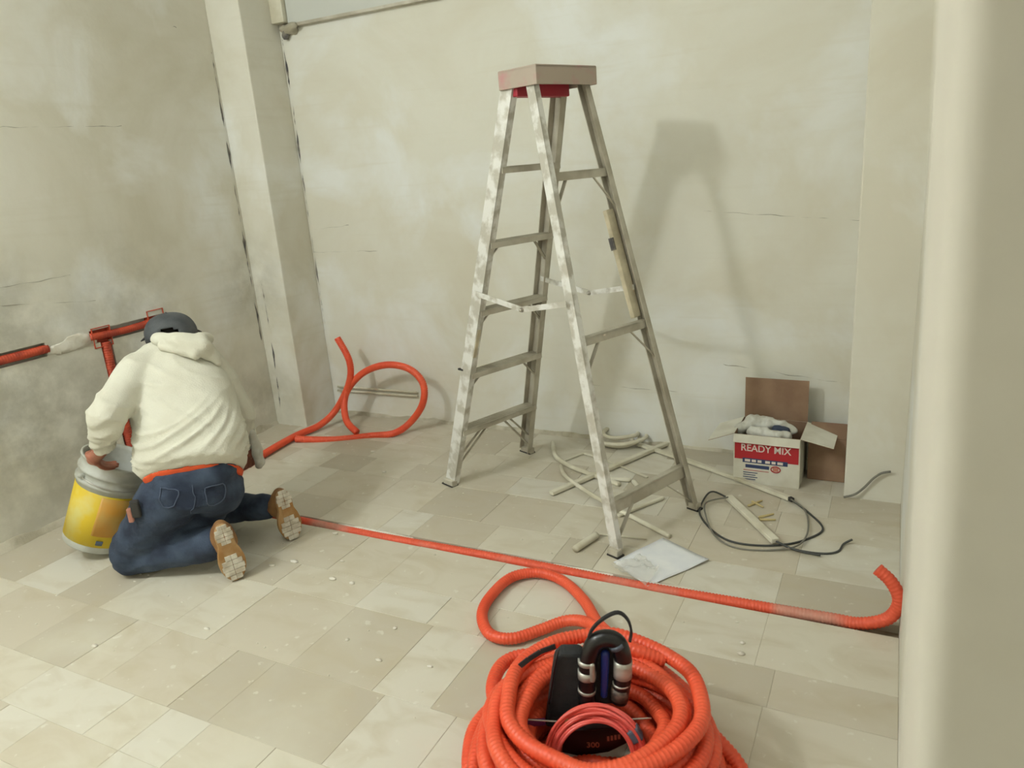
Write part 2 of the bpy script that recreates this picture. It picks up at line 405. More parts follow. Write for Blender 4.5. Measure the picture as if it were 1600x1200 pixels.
lump('plaster_lump', (-3.17, YB-.02, 2.275), .022, M['crack'], tp, (1.2, .8, 1), .8, 5)
# irregular dark cracks where the walls meet
def crack(path, wmax, parent, seed, along, mat=None):
    random.seed(seed); q = spline(path, .02); v_ = []; f_ = []
    for i, p in enumerate(q):
        ww = wmax*max(0.0, .15+1.1*noise.noise(V((i*.16, seed, 0)))+.45*noise.noise(V((i*.7, seed, 4))))
        j = .006*noise.noise(V((i*.3, seed, 9)))
        a = V(p)+V(along)*(j-ww/2); b_ = V(p)+V(along)*(j+ww/2)
        v_ += [a, b_]
        if i: f_.append((2*i-2, 2*i-1, 2*i+1, 2*i))
    return mesh('crack', v_, f_, mat or M['crack'], parent)
crack([(-3.215, YB-.0015, 2.26), (-3.21, YB-.0015, 1.9), (-3.215, YB-.0015, 1.5)], .03, wb, 2, (1, 0, 0))
crack([(-3.215, YB-.0015, 1.5), (-3.215, YB-.0015, 1.0), (-3.213, YB-.0015, .6)], .014, wb, 5, (1, 0, 0))
crack([(XL+.0015, 3.318, 2.2), (XL+.0015, 3.318, 1.8), (XL+.0015, 3.315, 1.2), (XL+.0015, 3.318, .55)], .026, wl, 8, (0, 1, 0))
crack([(-3.4, 3.3285, .9), (-3.4, 3.3285, .5), (-3.42, 3.3285, .1)], .02, wb, 11, (1, 0, 0))
for (a, b_, sd) in (((-0.725,3.618,0.465), (-0.159,3.618,0.400), 1), ((-1.493,3.618,0.311), (-0.949,3.618,0.306), 4), ((-3.242,3.618,1.183), (-2.916,3.618,1.204), 6), ((-3.373,3.618,1.048), (-2.729,3.618,1.050), 7), ((-0.818,3.618,1.206), (-0.132,3.618,1.139), 9)):
    crack([a, tuple((V(a)+V(b_))/2), b_], .005, wb, sd, (0, 0, 1), M['hairline'])
for (a, b_, sd) in (((-3.469,2.066,1.800), (-3.468,2.657,1.807), 3), ((-3.468,1.872,1.061), (-3.469,2.312,0.997), 12), ((-3.469,1.892,1.136), (-3.469,2.216,1.138), 15), ((-3.469,3.085,2.304), (-3.469,3.109,2.304), 13)):
    crack([a, tuple((V(a)+V(b_))/2), b_], .006, wl, sd, (0, 0, 1), M['hairline'])
# mortar fillet along the wall feet
def fillet(name, p, q, nrm, mat, h=.035, t=.02):
    p, q = V(p), V(q); n = int((q-p).length/.05); v_ = []; f_ = []
    for i in range(n+1):
        c_ = p.lerp(q, i/n); k = 1+.9*noise.noise(c_*9); 
        v_ += [c_, c_+V(nrm)*t*k, c_+V((0, 0, h*k))+V(nrm)*.002, c_+V((0, 0, h*k))]
        if i:
            a = 4*i-4; f_ += [(a, a+4, a+5, a+1), (a+1, a+5, a+6, a+2), (a+2, a+6, a+7, a+3)]
    return tag(mesh(name, v_, f_, mat), kind='structure')
fillet('baseboard_left', (XL, .3, 0), (XL, 3.33, 0), (1, 0, 0), M['mortar'])
fillet('baseboard_back', (-3.22, YB, 0), (-.136, YB, 0), (0, -1, 0), M['mortar'], .02, .014)

for (y0, y1) in ((YF, 2.268), (2.337, YB)): MB().box((XL, y0, -.03), (XR2 if y0 < 0 else XR, y1, -.0016)).build('grout_bed', M['grout'], fl)
# ---------------- floor tiles, each its own slab ----------------
random.seed(21)
rows = [.30, .52, .71, .84, .995, 1.175, 1.465, 1.815, 1.985, 2.27]
rows2 = [2.335, 2.54, 2.835, 3.03, 3.25, 3.45, YB]
pins = {1.175: [-2.66, -2.20, -1.88, -1.28], .995: [-2.42, -2.02, -1.86, -1.1], .84: [-2.18, -1.86], 1.465: [-2.24, -1.66, -1.12, -.55, -.25], 1.815: [-2.24, -1.67, -1.36, -.58, -.24], 1.985: [-1.94, -1.68, -.58], 1.815+1: []}
def fill(x0, x1, fixed):
    xs = [x0] + sorted(f for f in fixed if x0+.1 < f < x1-.1) + [x1]; out = [x0]
    for a, b_ in zip(xs, xs[1:]):
        while b_-out[-1] > .45: out.append(out[-1]+random.choice((.17, .2, .25, .28, .33, .4)))
        if b_-out[-1] > .02: out.append(b_)
    return out
def tile(x0, x1, y0, y1):
    g_ = .0004; bv = .0012; z0 = -.028; z1 = random.uniform(-.0008, .0008)
    x0 += g_; x1 -= g_; y0 += g_; y1 -= g_
    L = [(x0, y0, z0), (x1, y0, z0), (x1, y1, z0), (x0, y1, z0), (x0, y0, z1-bv), (x1, y0, z1-bv), (x1, y1, z1-bv), (x0, y1, z1-bv),
         (x0+bv, y0+bv, z1), (x1-bv, y0+bv, z1), (x1-bv, y1-bv, z1), (x0+bv, y1-bv, z1)]
    F_ = [(0, 1, 5, 4), (1, 2, 6, 5), (2, 3, 7, 6), (3, 0, 4, 7), (4, 5, 9, 8), (5, 6, 10, 9), (6, 7, 11, 10), (7, 4, 8, 11), (8, 9, 10, 11)]
    mesh('tile', L, F_, M['tile'], fl)
for R_ in (rows, rows2):
    for y0, y1 in zip(R_, R_[1:]):
        xe = XR if y0 > .6 else XR2
        xs = fill(XL, xe, pins.get(y0, []))
        for a, b_ in zip(xs, xs[1:]): tile(a, b_, y0, y1)
for y0 in (-1.6, -1.1, -.6, -.1):   # behind the camera, coarse
    for k in range(7): tile(XL+k*.6, min(XL+k*.6+.6, XR2), y0, y0+(.5 if y0 < -.2 else .4))

# ---------------- stepladder ----------------
LC = V((-1.297, 2.899, 0)); S = V((.93, -.366, 0)).normalized(); W = V((.366, .93, 0)).normalized(); UP = V((0, 0, 1))
lad = thing('stepladder', 'tall paint-splattered aluminium stepladder with red top standing open before back wall', 'ladder', LC)
feet = {'A': V((-1.886, 2.846, 0)), 'B': V((-1.698, 3.34, 0)), 'C': V((-.899, 2.461, 0)), 'D': V((-.706, 2.947, 0))}
tops = {'A': LC-S*.025-W*.15, 'B': LC-S*.025+W*.15, 'C': LC+S*.095-W*.15, 'D': LC+S*.095+W*.15}
for k in tops: tops[k] = tops[k]+UP*1.79
def railp(k, z): return feet[k] + (tops[k]-feet[k])*(z/1.79)
def channel(p, q, inward, out, wd, dp, th=.004):
    """C-section rail: web faces sideways (inward = along W towards the steps), flanges point inward"""
    d = (V(q)-V(p)); m_ = MB(); inw = V(inward); inw = (inw - d.normalized()*inw.dot(d.normalized())).normalized(); fr = d.normalized().cross(inw).normalized()
    c_ = (V(p)+V(q))/2
    m_.obox(c_, d.normalized(), fr, inw, d.length/2, wd/2, th/2)
    for s_ in (-1, 1): m_.obox(c_+fr*s_*(wd/2-th/2)+inw*(dp/2), d.normalized(), fr, inw, d.length/2, th/2, dp/2)
    return m_
for k, inw, wd, dp in (('A', W, .066, .03), ('B', -W, .066, .03), ('C', W, .042, .026), ('D', -W, .042, .026)):
    f0 = railp(k, .02)
    channel(f0, railp(k, 1.775), inw, None, wd, dp).build('rail', M['alu_paint'] if k in 'AC' else M['alu'], lad)
    fb = MB(); fb.obox(railp(k, .016), S, W, UP, wd/2+.004, .017, .016); fb.build('foot', M['alu'] if k in 'ABD' else M['alu'], lad, bevel=.004)
    pd = MB(); pd.obox(railp(k, .003), S, W, UP, wd/2+.007, .02, .003); pd.build('rubber_foot', M['rubber'], lad)
tc_ = LC + S*.045 - UP*.012
cap_ = MB(); cap_.obox(tc_+UP*1.838, S, W, UP, .106, .166, .006)
cap_.build('top_cap', M['redcap_dust'], lad, bevel=.004)
sk = MB()
sk.obox(tc_+UP*1.808+S*.102, S, W, UP, .004, .166, .034); sk.obox(tc_+UP*1.808-S*.102, S, W, UP, .004, .166, .034)
sk.obox(tc_+UP*1.808+W*.162, S, W, UP, .102, .004, .034); sk.obox(tc_+UP*1.808-W*.162, S, W, UP, .102, .004, .034)
sk.build('top_cap_skirt', M['redcap_dust'], lad, bevel=.003)
br = MB(); br.obox(tc_+UP*1.775-S*.055, S, W, UP, .03, .145, .03); br.build('hinge_block', M['red_under'], lad, bevel=.004)
def step_(z, w_, t_, a, b_, name, mat=None):
    p, q = railp(a, z), railp(b_, z); m_ = MB(); d = (q-p).normalized(); L = (q-p).length/2-.004
    s2 = d.cross(UP).normalized(); c_ = (p+q)/2
    m_.obox(c_, d, s2, UP, L, w_/2, .002)
    m_.obox(c_+s2*(w_/2-.002)-UP*t_/2, d, s2, UP, L, .002, t_/2); m_.obox(c_-s2*(w_/2-.002)-UP*t_/2, d, s2, UP, L, .002, t_/2)
    for j in range(-2, 3): m_.obox(c_+s2*j*w_*.17+UP*.003, d, s2, UP, L, .0025, .0015)
    return m_.build(name, mat or M['alu'], lad)
def gusset(a, b_, z, dz, fr=.26):
    p, q = railp(a, z), railp(b_, z)
    for (u, v_, k) in ((p, q, a), (q, p, b_)):
        st = u.lerp(v_, fr)+UP*.006; en = railp(k, z-dz)
        MB().bar(st, en, .014, .004).build('brace', M['alu'], lad)
for i, z in enumerate((.295, .585, .88, 1.175, 1.475)):
    step_(z, .078, .022, 'A', 'B', 'step')
    if i != 4: gusset('A', 'B', z-.02, .17 if i == 0 else .1, .36 if i == 0 else .24)
gusset('A', 'B', .27, .22, .42)
for z, t_ in ((.20, .05), (.825, .028), (1.44, .028)):
    step_(z, .03, t_, 'C', 'D', 'rear_crossbar')
    gusset('C', 'D', z-t_, .13 if z > .3 else .12, .28)
def spreader(p, q, sag):
    p, q = V(p), V(q); mid = p.lerp(q, .55)-UP*sag
    for a, b_ in ((p, mid), (mid, q)): MB().bar(a, b_, .004, .022).build('spreader', M['alu_paint'], lad)
    v_, f_ = capsule(mid-W*.008, mid+W*.008, .009, .009, 10, 3); mesh('rivet', v_, f_, M['steel'], lad, True)
spreader(railp('A', .965)-W*.02, railp('C', .965)-W*.02, .045)
spreader(railp('B', .965)-W*.02, railp('D', .965)-W*.02, .045)
# strip lashed to the inside of the rear rail
rs = MB().bar(railp('D', 1.28)-W*.035-S*.02, railp('D', .84)-W*.035-S*.02, .022, .045, W); rs.build('lashed_strip', M['tape'], lad, bevel=.003)
MB().bar(railp('D', 1.17)-W*.04-S*.022, railp('D', 1.12)-W*.04-S*.022, .024, .047, W).build('tape_band', M['crack'], lad)
MB().bar(railp('A', .60)-S*.055+UP*.0, railp('A', .60)-S*.02, .01, .008).build('bolt', M['rubber'], lad)
MB().bar(railp('A', .80)+S*.05, railp('A', .67)+S*.045, .018, .003, S).build('label_tab', M['tape'], lad)

# ---------------- orange conduit in the floor groove, up the right wall ----------------
gr = thing('groove_conduit', 'long dusty orange conduit in straight floor groove curling up at right wall', 'conduit', (-1.2, 2.3, 0))
path = [(-2.9, 2.30, -.012), (-2.4, 2.305, -.011), (-1.9, 2.30, -.013), (-1.3, 2.303, -.009), (-.8, 2.30, -.012), (-.4, 2.303, -.006), (-.12, 2.302, .002), (-0.025,2.300,0.007), (0.051,2.300,0.044), (0.078,2.300,0.110), (0.053,2.310,0.166), (0.011,2.320,0.199)]
tube('conduit', path, .0205, M['orange_dusty'], gr, 12, .012, corr=.0115)
random.seed(4)
db = MB(); 
def strip(x0, x1, y, w_, z, amp, sd):
    v_ = []; f_ = []; n = int((x1-x0)/.02)
    for i in range(n+1):
        x = x0+(x1-x0)*i/n; e0 = min(i, n-i, 6)/6; ww = w_*e0*(.7+.6*noise.noise(V((x*14, sd, 0)))); zz = z+amp*noise.noise(V((x*20, sd, 3)))
        v_ += [(x, y-ww, -.02), (x, y-ww*.3, zz), (x, y+ww*.5, zz), (x, y+ww, 0.0)]
        if i:
            a = 4*i-4; f_ += [(a, a+4, a+5, a+1), (a+1, a+5, a+6, a+2), (a+2, a+6, a+7, a+3)]
    return v_, f_
for (x0, x1, sd) in ((-2.15, -1.75, 2), (-1.1, -.86, 5), (-.72, -.28, 8)):
    v_, f_ = strip(x0, x1, 2.318, .014, .006, .004, sd); mesh('mortar_dab', v_, f_, M['dust'], gr, True)
# corner conduit: from the man towards the back corner, ending in standing loops
cc = thing('looped_conduit', 'orange conduit on floor near left pilaster rising into a standing loop', 'conduit', (-3.0, 3.2, 0))
tube('conduit', [(-3.098,2.636,0.000), (-3.107,2.856,0.024), (-3.132,3.131,0.024), (-3.092,3.305,0.035), (-3.049,3.420,0.100), (-2.919,3.420,0.275), (-2.889,3.420,0.418), (-2.956,3.420,0.562)], .021, M['orange'], cc, 12, .012, corr=.012)
tube('conduit', [(-3.101,3.096,0.020), (-2.897,3.184,0.004), (-2.701,3.298,0.006), (-2.564,3.335,0.022), (-2.506,3.424,0.060), (-2.397,3.420,0.186), (-2.383,3.430,0.308), (-2.472,3.440,0.389), (-2.628,3.440,0.407), (-2.800,3.440,0.354), (-2.926,3.430,0.252), (-2.958,3.400,0.156), (-2.896,3.328,0.070), (-2.788,3.275,0.030)], .021, M['orange'], cc, 12, .012, corr=.012)
# thin pale pipes near the foot of the back wall
wp = thing('wall_pipe_pair', 'two thin pale pipes fixed low on the back wall behind orange loop', 'pipe', (-2.9, YB-.02, .15))
tube('pipe', [(-3.165,3.600,0.188), (-2.550,3.600,0.193)], .007, M['pvc'], wp, 8, .1)
tube('pipe', [(-3.169,3.600,0.161), (-2.554,3.600,0.168)], .007, M['pvc'], wp, 8, .1)
# left wall chase: conduits and junction boxes
lc = thing('wall_conduit', 'red conduit sunk in the horizontal groove of the left wall', 'conduit', (XL, 1.6, .82))
tube('conduit', [(XL-.008, .5, .828), (XL-.008, 1.2, .828), (XL-.008, 2.03, .828)], .021, M['redbox'], lc, 12, .012, corr=.012)
lc2 = thing('wall_conduit', 'short red conduit in the wall between two junction boxes by cap', 'conduit', (XL, 2.4, .82))
tube('conduit', [(XL-.004, 2.24, .83), (XL-.006, 2.45, .822), (XL-.006, 2.70, .835)], .019, M['redbox'], lc2, 12, .012, corr=.012)
lc3 = thing('wall_conduit', 'vertical red conduit dropping down the left wall behind kneeling man', 'conduit', (XL, 2.31, .4))
tube('conduit', [(XL-.006, 2.315, .79), (XL-.006, 2.31, .55), (XL-.006, 2.318, .3), (XL+.004, 2.315, 0.0)], .024, M['redbox'], lc3, 12, .012, corr=.012)
def jbox(y, z, label):
    t = thing('junction_box', label, 'junction box', (XL, y, z), 'junction boxes in the left wall')
    m_ = MB(); h = .05
    m_.box((XL-.028, y-h, z-h), (XL-.024, y+h, z+h))
    for (a, b_, c_, d_) in ((y-h, y+h, z-h, z-h+.004), (y-h, y+h, z+h-.004, z+h), (y-h, y-h+.004, z-h, z+h), (y+h-.004, y+h, z-h, z+h)):
        m_.box((XL-.026, a, c_), (XL+.006, b_, d_))
    m_.build('box_shell', M['redbox'], t, bevel=.001)
    for s_ in (-1, 1):
        v_, f_ = capsule((XL-.012, y+s_*.03, z), (XL-.004, y+s_*.03, z), .008, .008, 10, 3); mesh('screw_post', v_, f_, M['redbox'], t, True)
jbox(2.30, .82, 'red open junction box in left wall above vertical conduit')
jbox(2.62, .84, 'red open junction box in left wall right beside grey cap')
mp_ = [lump('mortar_patch', (XL+.001, y, z), r_, M['dust'], wl, (.06, 1.6, .6), .8, i) for i, (y, z, r_) in enumerate(((2.13, .826, .062), (2.2, .815, .04), (2.08, .815, .035)))]

# ---------------- kneeling man ----------------
man = thing('person', 'man in cream hoodie, jeans, tan boots and backwards grey cap kneeling at left wall', 'person', (-2.5, 1.95, 0))
nz = noise.noise
latP = V((.62, .78, 0)).normalized()      # pelvis side axis (to his right)
latT = V((.80, .59, -.06)).normalized()   # torso side axis
pel = V((-2.439,1.835,0.326)); hem = V((-2.422,1.851,0.416)); mid_ = V((-2.470,1.909,0.560)); chest = V((-2.563,1.978,0.701)); yoke = V((-2.627,2.042,0.815)); neck = V((-2.677,2.079,0.864)); head = V((-2.744,2.111,0.889))
shL = V((-2.667,1.871,0.791)); shR = V((-2.553,2.161,0.702)); elL = V((-2.597,1.665,0.700)); wrL = V((-2.693,1.684,0.554)); haL = V((-2.798,1.701,0.489))
elR = V((-2.527,2.229,0.513)); wrR = V((-2.550,2.242,0.378)); haR = V((-2.531,2.237,0.333))
hipL = pel-latP*.09; hipR = pel+latP*.09
hlL = V((-2.233,1.773,0.250)); toL = V((-2.226,1.796,0.005)); hlR = V((-2.263,2.130,0.230)); toR = V((-2.245,2.137,0.005)); nL = V((.78, -.52, .2)).normalized(); nR = V((.86, -.42, .2)).normalized()
knL = V((-2.70, 1.69, .075)); anL = hlL.lerp(toL, .36)-nL*.085; knR = V((-2.74, 2.12, .08)); anR = hlR.lerp(toR, .36)-nR*.085
def front(lat, a, b_):
    d = (b_-a).normalized(); return lat.cross(d).normalized()
fT = front(latT, hem, yoke); fP = V((-.78, .62, 0))
def hand(wrist, palm_c, fdir, up, side, size=1.0, curl=1.0, thumb=1):
    """palm plus four unequal, bent fingers and a side thumb; up = back of the hand, side = thumb side"""
    fdir, up, side = V(fdir).normalized(), V(up).normalized(), V(side).normalized(); P_ = []
    P_.append(capsule(wrist, palm_c, .027*size, .026*size))
    P_.append(ellip(palm_c, side, fdir, up, .044*size, .05*size, .017*size))
    for i, (off, L) in enumerate(((.031, .070), (.011, .078), (-.010, .073), (-.030, .058))):
        a = palm_c + side*off*size + fdir*.038*size; L *= size; c1 = .45*curl; c2 = 1.25*curl
        b_ = a + (fdir*math.cos(c1)-up*math.sin(c1))*L*.45
        c_ = b_ + (fdir*math.cos(c2)-up*math.sin(c2))*L*.33
        d_ = c_ + (fdir*math.cos(c2*1.35)-up*math.sin(c2*1.35))*L*.26
        P_ += [capsule(a, b_, .0098*size, .009*size, 10, 4), capsule(b_, c_, .009*size, .0083*size, 10, 4), capsule(c_, d_, .0083*size, .007*size, 10, 4)]
    a = palm_c + side*.034*size - fdir*.018*size; b_ = a + (side*.8+fdir*.45-up*.3).normalized()*.036*size; c_ = b_ + (side*.15+fdir*.8-up*.6).normalized()*.032*size
    P_ += [capsule(a, b_, .013*size, .0105*size, 10, 4), capsule(b_, c_, .0105*size, .008*size, 10, 4)]
    return P_
headF = V((-.62, .45, -.62)).normalized(); headS = V((.62, .78, -.02)).normalized(); headU = headS.cross(headF).normalized()
if headU.z < 0: headU = -headU
bp_ = []
bp_ += [loft([(pel+UP*.0, latP, fP, .12, .09), (hem, latP, fP, .15, .10), (mid_, latT, fT, .14, .10), (chest, latT, fT, .16, .11), (yoke, latT, fT, .14, .08), (neck, latT, fT, .06, .055)])]
bp_ += [capsule(hipL+UP*.02, knL, .065, .048), capsule(knL, anL, .045, .035), capsule(hipR+UP*.02, knR, .065, .048), capsule(knR, anR, .05, .035)]
bp_ += [capsule(shL, elL, .05, .04), capsule(elL, wrL, .04, .027), capsule(shR, elR, .05, .04), capsule(elR, wrR, .04, .027), capsule(neck, head, .055, .055), capsule(yoke-latT*.06, shL, .06, .05), capsule(yoke+latT*.06, shR, .06, .05)]
bp_ += [capsule(anL, hlL.lerp(toL, .75)-nL*.05, .032, .024), capsule(anR, hlR.lerp(toR, .75)-nR*.05, .032, .024)]
bp_ += [ellip(head, headS, headF, headU, .075, .095, .105), ellip(head+headF*.045-headU*.055, headS, headF, headU, .052, .055, .05)]   # skull, jaw
bp_ += [capsule(head+headF*.09, head+headF*.112-headU*.022, .010, .014, 10, 4)]                                                      # nose
for s_ in (-1, 1):
    bp_ += [ellip(head+headS*.077*s_-headU*.01, headF, headU, headS, .018, .03, .010, 12, 8), ellip(head+headF*.088+headS*.03*s_+headU*.012, headS, headU, headF, .016, .010, .008, 12, 8)]
bp_ += [capsule(head+headF*.092-headU*.052-headS*.02, head+headF*.092-headU*.052+headS*.02, .008, .008, 10, 4)]                       # lips
gripDir = V((-.15, .55, -.75)); outw = V((-.25, -.80, -.35))
bp_ += hand(wrL, haL, gripDir, outw, V((-.8, .45, .1)), 1.0, .55)
bp_ += hand(wrR, haR, V((-.2, .3, -.9)), V((.8, .3, 0)), V((-.3, -.9, 0)), 1.0, .7)
body = blob('body', bp_, M['skin'], man, .0045, 2)
# eyes
for s_ in (-1, 1):
    v_, f_ = ellip(head+headF*.087+headS*.03*s_+headU*.012, headS, headU, headF, .012, .008, .011, 12, 8); mesh('eye', v_, f_, M['sole_pad'], man, True)
# jeans
def jfold(p):
    return .006*nz(p*9) + .010*(1-2*abs(nz(V((p.x*11, p.y*11, p.z*20)))))*.5 + .003*nz(p*26) - .002
jp = [loft([(pel-UP*.045+latP*.01, latP, fP, .15, .11), (pel-UP*.0, latP, fP, .178, .142), (pel+UP*.05, latP, fP, .178, .142), (hem+UP*.0, latP, fP, .172, .135), (hem+UP*.05, latP, fP, .16, .12)])]
jp += [capsule(V((-2.520,1.814,0.216)), V((-2.445,1.906,0.196)), .066, .055), capsule(hipL-UP*.0, knL+UP*.02, .120, .078), capsule(knL, knL.lerp(anL, .86), .074, .066), capsule(hipR-UP*.0, knR+UP*.02, .112, .078), capsule(knR, knR.lerp(anR, .80), .072, .060), capsule(hipL.lerp(knL, .3)-UP*.03, knL.lerp(anL, .5), .085, .05)]
jeans = blob('jeans', jp, M['denim'], man, .009, 5, jfold, zmin=.001)
# hoodie
def hfold(p):
    k = .6+.6*nz(V((p.x*3, p.y*3, p.z*3+5)))
    s_ = (p-V(hem)).dot((V(yoke)-V(hem)).normalized())
    low = max(0, 1-s_/.28)
    rd1 = 1-2.2*abs(nz(V((p.x*3.5, p.y*3.5, p.z*15+p.x*5+p.y*4))))
    rd2 = 1-2.2*abs(nz(V((p.x*3, p.y*3+9, p.z*24-p.y*12))))
    k *= min(1, max(0, (s_+.01)/.07)); low *= min(1, max(.12, (s_)/.06))
    return .004*nz(p*7) + max(0, rd1)**2*.010*max(.0, k) + low*max(0, rd2)**2*.022 + .0015*nz(p*30) - .003
hp = [loft([(hem-UP*.012+V((0,0,0)), latP.lerp(latT, .5), fT, .186, .145), (hem+UP*.03, latT, fT, .204, .160), (mid_, latT, fT, .206, .158), (chest, latT, fT, .205, .15), ((chest+yoke)/2, latT, fT, .19, .135), (yoke, latT, fT, .145, .105), (neck+V((0, 0, -.005)), latT, fT, .085, .075)])]
hp += [capsule(yoke-latT*.08, shL, .085, .084), capsule(shL, elL, .082, .068), capsule(elL, wrL-V((0, 0, -.012)), .066, .042), capsule(elL-V((.0,.0,.035)), elL+V((-.03,.03,.0)), .06, .05), capsule(yoke+latT*.08, shR, .085, .08), capsule(shR, elR, .08, .062), capsule(elR, wrR, .06, .042)]
hoodie = blob('hoodie', hp, M['hoodie'], man, .0085, 5, hfold)
hd = [capsule(V((-2.669,2.004,0.907)), V((-2.519,1.990,0.911)), .030, .036), capsule(V((-2.519,1.990,0.911)), V((-2.453,2.027,0.884)), .036, .044), capsule(V((-2.453,2.027,0.884)), V((-2.456,2.078,0.830)), .042, .030), capsule(V((-2.596,1.966,0.893)), V((-2.455,1.995,0.863)), .020, .026), capsule(V((-2.467,2.035,0.894)), V((-2.559,2.146,0.880)), .040, .030), capsule(V((-2.451,2.054,0.858)), V((-2.430,2.072,0.806)), .03, .016)]
blob('hood', hd, M['hoodie'], man, .006, 3, lambda p: .004*nz(p*22)+.004*nz(V((p.x*8, p.y*8, p.z*40))))
# ribbed hem band and cuff
def ring(c_, s_, fr, a, b_, h, ax, mat, name, t=.004, pw=2.4, a0=0, a1=2*math.pi):
    n = 40; v_ = []; f_ = []; c_ = V(c_); s_ = V(s_).normalized(); fr = V(fr).normalized(); ax = V(ax).normalized()
    for i in range(n+1):
        th = a0+(a1-a0)*i/n; ct, st = math.cos(th), math.sin(th); w_ = .0025*math.sin(th*7)
        o_ = s_*math.copysign(abs(ct)**(2/pw), ct)*(a+w_) + fr*math.copysign(abs(st)**(2/pw), st)*(b_+w_)
        on = o_.normalized()
        v_ += [c_+o_-ax*h/2, c_+o_+on*t-ax*h/2, c_+o_+on*t+ax*h/2, c_+o_+ax*h/2]
        if i:
            q = 4*i-4; f_ += [(q, q+1, q+5, q+4), (q+1, q+2, q+6, q+5), (q+2, q+3, q+7, q+6)]
    return mesh(name, v_, f_, mat, man, True)
latM = latP.lerp(latT, .5).normalized()
hemA = (V((-2.429,1.849,0.424))-V((-2.421,1.848,0.406)))
blob('tee_hem', [loft([(hem-UP*.038, latM, fT, .172, .136), (hem-UP*.01, latM, fT, .182, .142)])], M['tee'], man, .006, 2, lambda p: .003*nz(p*12))
# pockets and seam detail on the jeans: thin raised patches projected on the seat
def pocket(u, v_, w_, h_, d0):
    pass
# phone pouch / keys at the left hip
MB().obox(V((-2.503,1.632,0.348)), latT, UP, V((.6, -.8, 0)), .016, .035, .012).build('hip_pouch', M['rubber'], man, bevel=.006)
MB().obox(V((-2.528,1.622,0.322)), latT, UP, V((.6, -.8, 0)), .009, .028, .010).build('key_bunch', M['copper'], man, bevel=.004)
def snap(ob, pts, off, r_, mat, name):
    out = []
    for p in resample(spline(pts, .01), .012):
        hit, loc, nn, _ = ob.closest_point_on_mesh(V(p))
        out.append(tuple(loc+nn*off))
    v_, f_ = tube_mesh(np.array(out), r_, 6); return mesh(name, v_, f_, mat, man, True)
bpy.context.view_layer.update()
jo = jeans
for pts in ([(-2.410,1.670,0.423), (-2.402,1.655,0.365), (-2.377,1.660,0.341), (-2.349,1.680,0.356), (-2.344,1.703,0.415), (-2.410,1.670,0.423)], [(-2.278,1.777,0.391), (-2.282,1.777,0.327), (-2.266,1.800,0.302), (-2.252,1.837,0.319), (-2.259,1.855,0.384), (-2.278,1.777,0.391)]):
    snap(jo, pts, .0015, .0022, M['denim_dusty'], 'pocket_seam')
snap(jo, [(-2.312,1.744,0.417), (-2.297,1.728,0.347), (-2.325,1.718,0.254)], .0012, .0018, M['denim_dusty'], 'centre_seam')
# hair and cap
blob('hair', [ellip(head-headU*.005-headF*.012, headS, headF, headU, .078, .092, .088), capsule(head-headS*.06-headF*.03-headU*.02, head-headS*.055-headF*.03-headU*.075, .03, .022)], M['hair'], man, .006, 2, lambda p: .003*nz(p*60))
cu = V((-.12, .02, 1)).normalized()
def cap_hat():
    P_ = []; c_ = V((-2.730,2.118,0.922)); axs = V((.89, .44, 0)); fr = V((-.44, .89, 0)); u_ = V((-.10, .0, 1)).normalized()
    v_ = []; f_ = []; n = 36; k = 12
    for i in range(k+1):
        ph = (math.pi/2)*i/k*1.0
        for j in range(n):
            t = 2*math.pi*j/n; r_ = math.cos(ph)**.8 if i < k else 0.002
            low = -.012 if i == 0 else 0
            v_.append(c_ + axs*.100*r_*math.cos(t) + fr*.128*r_*math.sin(t) + u_*(.088*math.sin(ph)-.018+low))
    for i in range(k):
        for j in range(n):
            t = 2*math.pi*(j+.5)/n
            # the arched opening at the back of the cap, facing the lens
            if 1 <= i <= 3 and abs(((t-(-math.pi/2+.45)+math.pi) % (2*math.pi))-math.pi) < .50-.11*(i-1): continue
            f_.append((i*n+j, i*n+(j+1) % n, (i+1)*n+(j+1) % n, (i+1)*n+j))
    cp = mesh('cap', v_, f_, M['cap'], man, True)
    so = cp.modifiers.new('s', 'SOLIDIFY'); so.thickness = .004
    # peak, pointing forward and down
    v_ = []; f_ = []
    for i in range(9):
        a = -1.0+2.0*i/8
        for rr, dz in ((1.0, 0), (1.35, -.012), (1.62, -.03)):
            v_.append(c_ + V((.59, .81, 0))*.09*rr*math.sin(a) + V((-.81, .59, 0))*.105*rr*math.cos(a) - u_*.018 + u_*dz)
        if i:
            q = 3*i-3; f_ += [(q, q+1, q+4, q+3), (q+1, q+2, q+5, q+4)]
    pk = mesh('cap_peak', v_, f_, M['cap'], man, True); s2 = pk.modifiers.new('s', 'SOLIDIFY'); s2.thickness = .004
    v_, f_ = capsule(c_+u_*.064, c_+u_*.070, .007, .006, 10, 3); mesh('cap_button', v_, f_, M['cap'], man, True)
cap_hat()
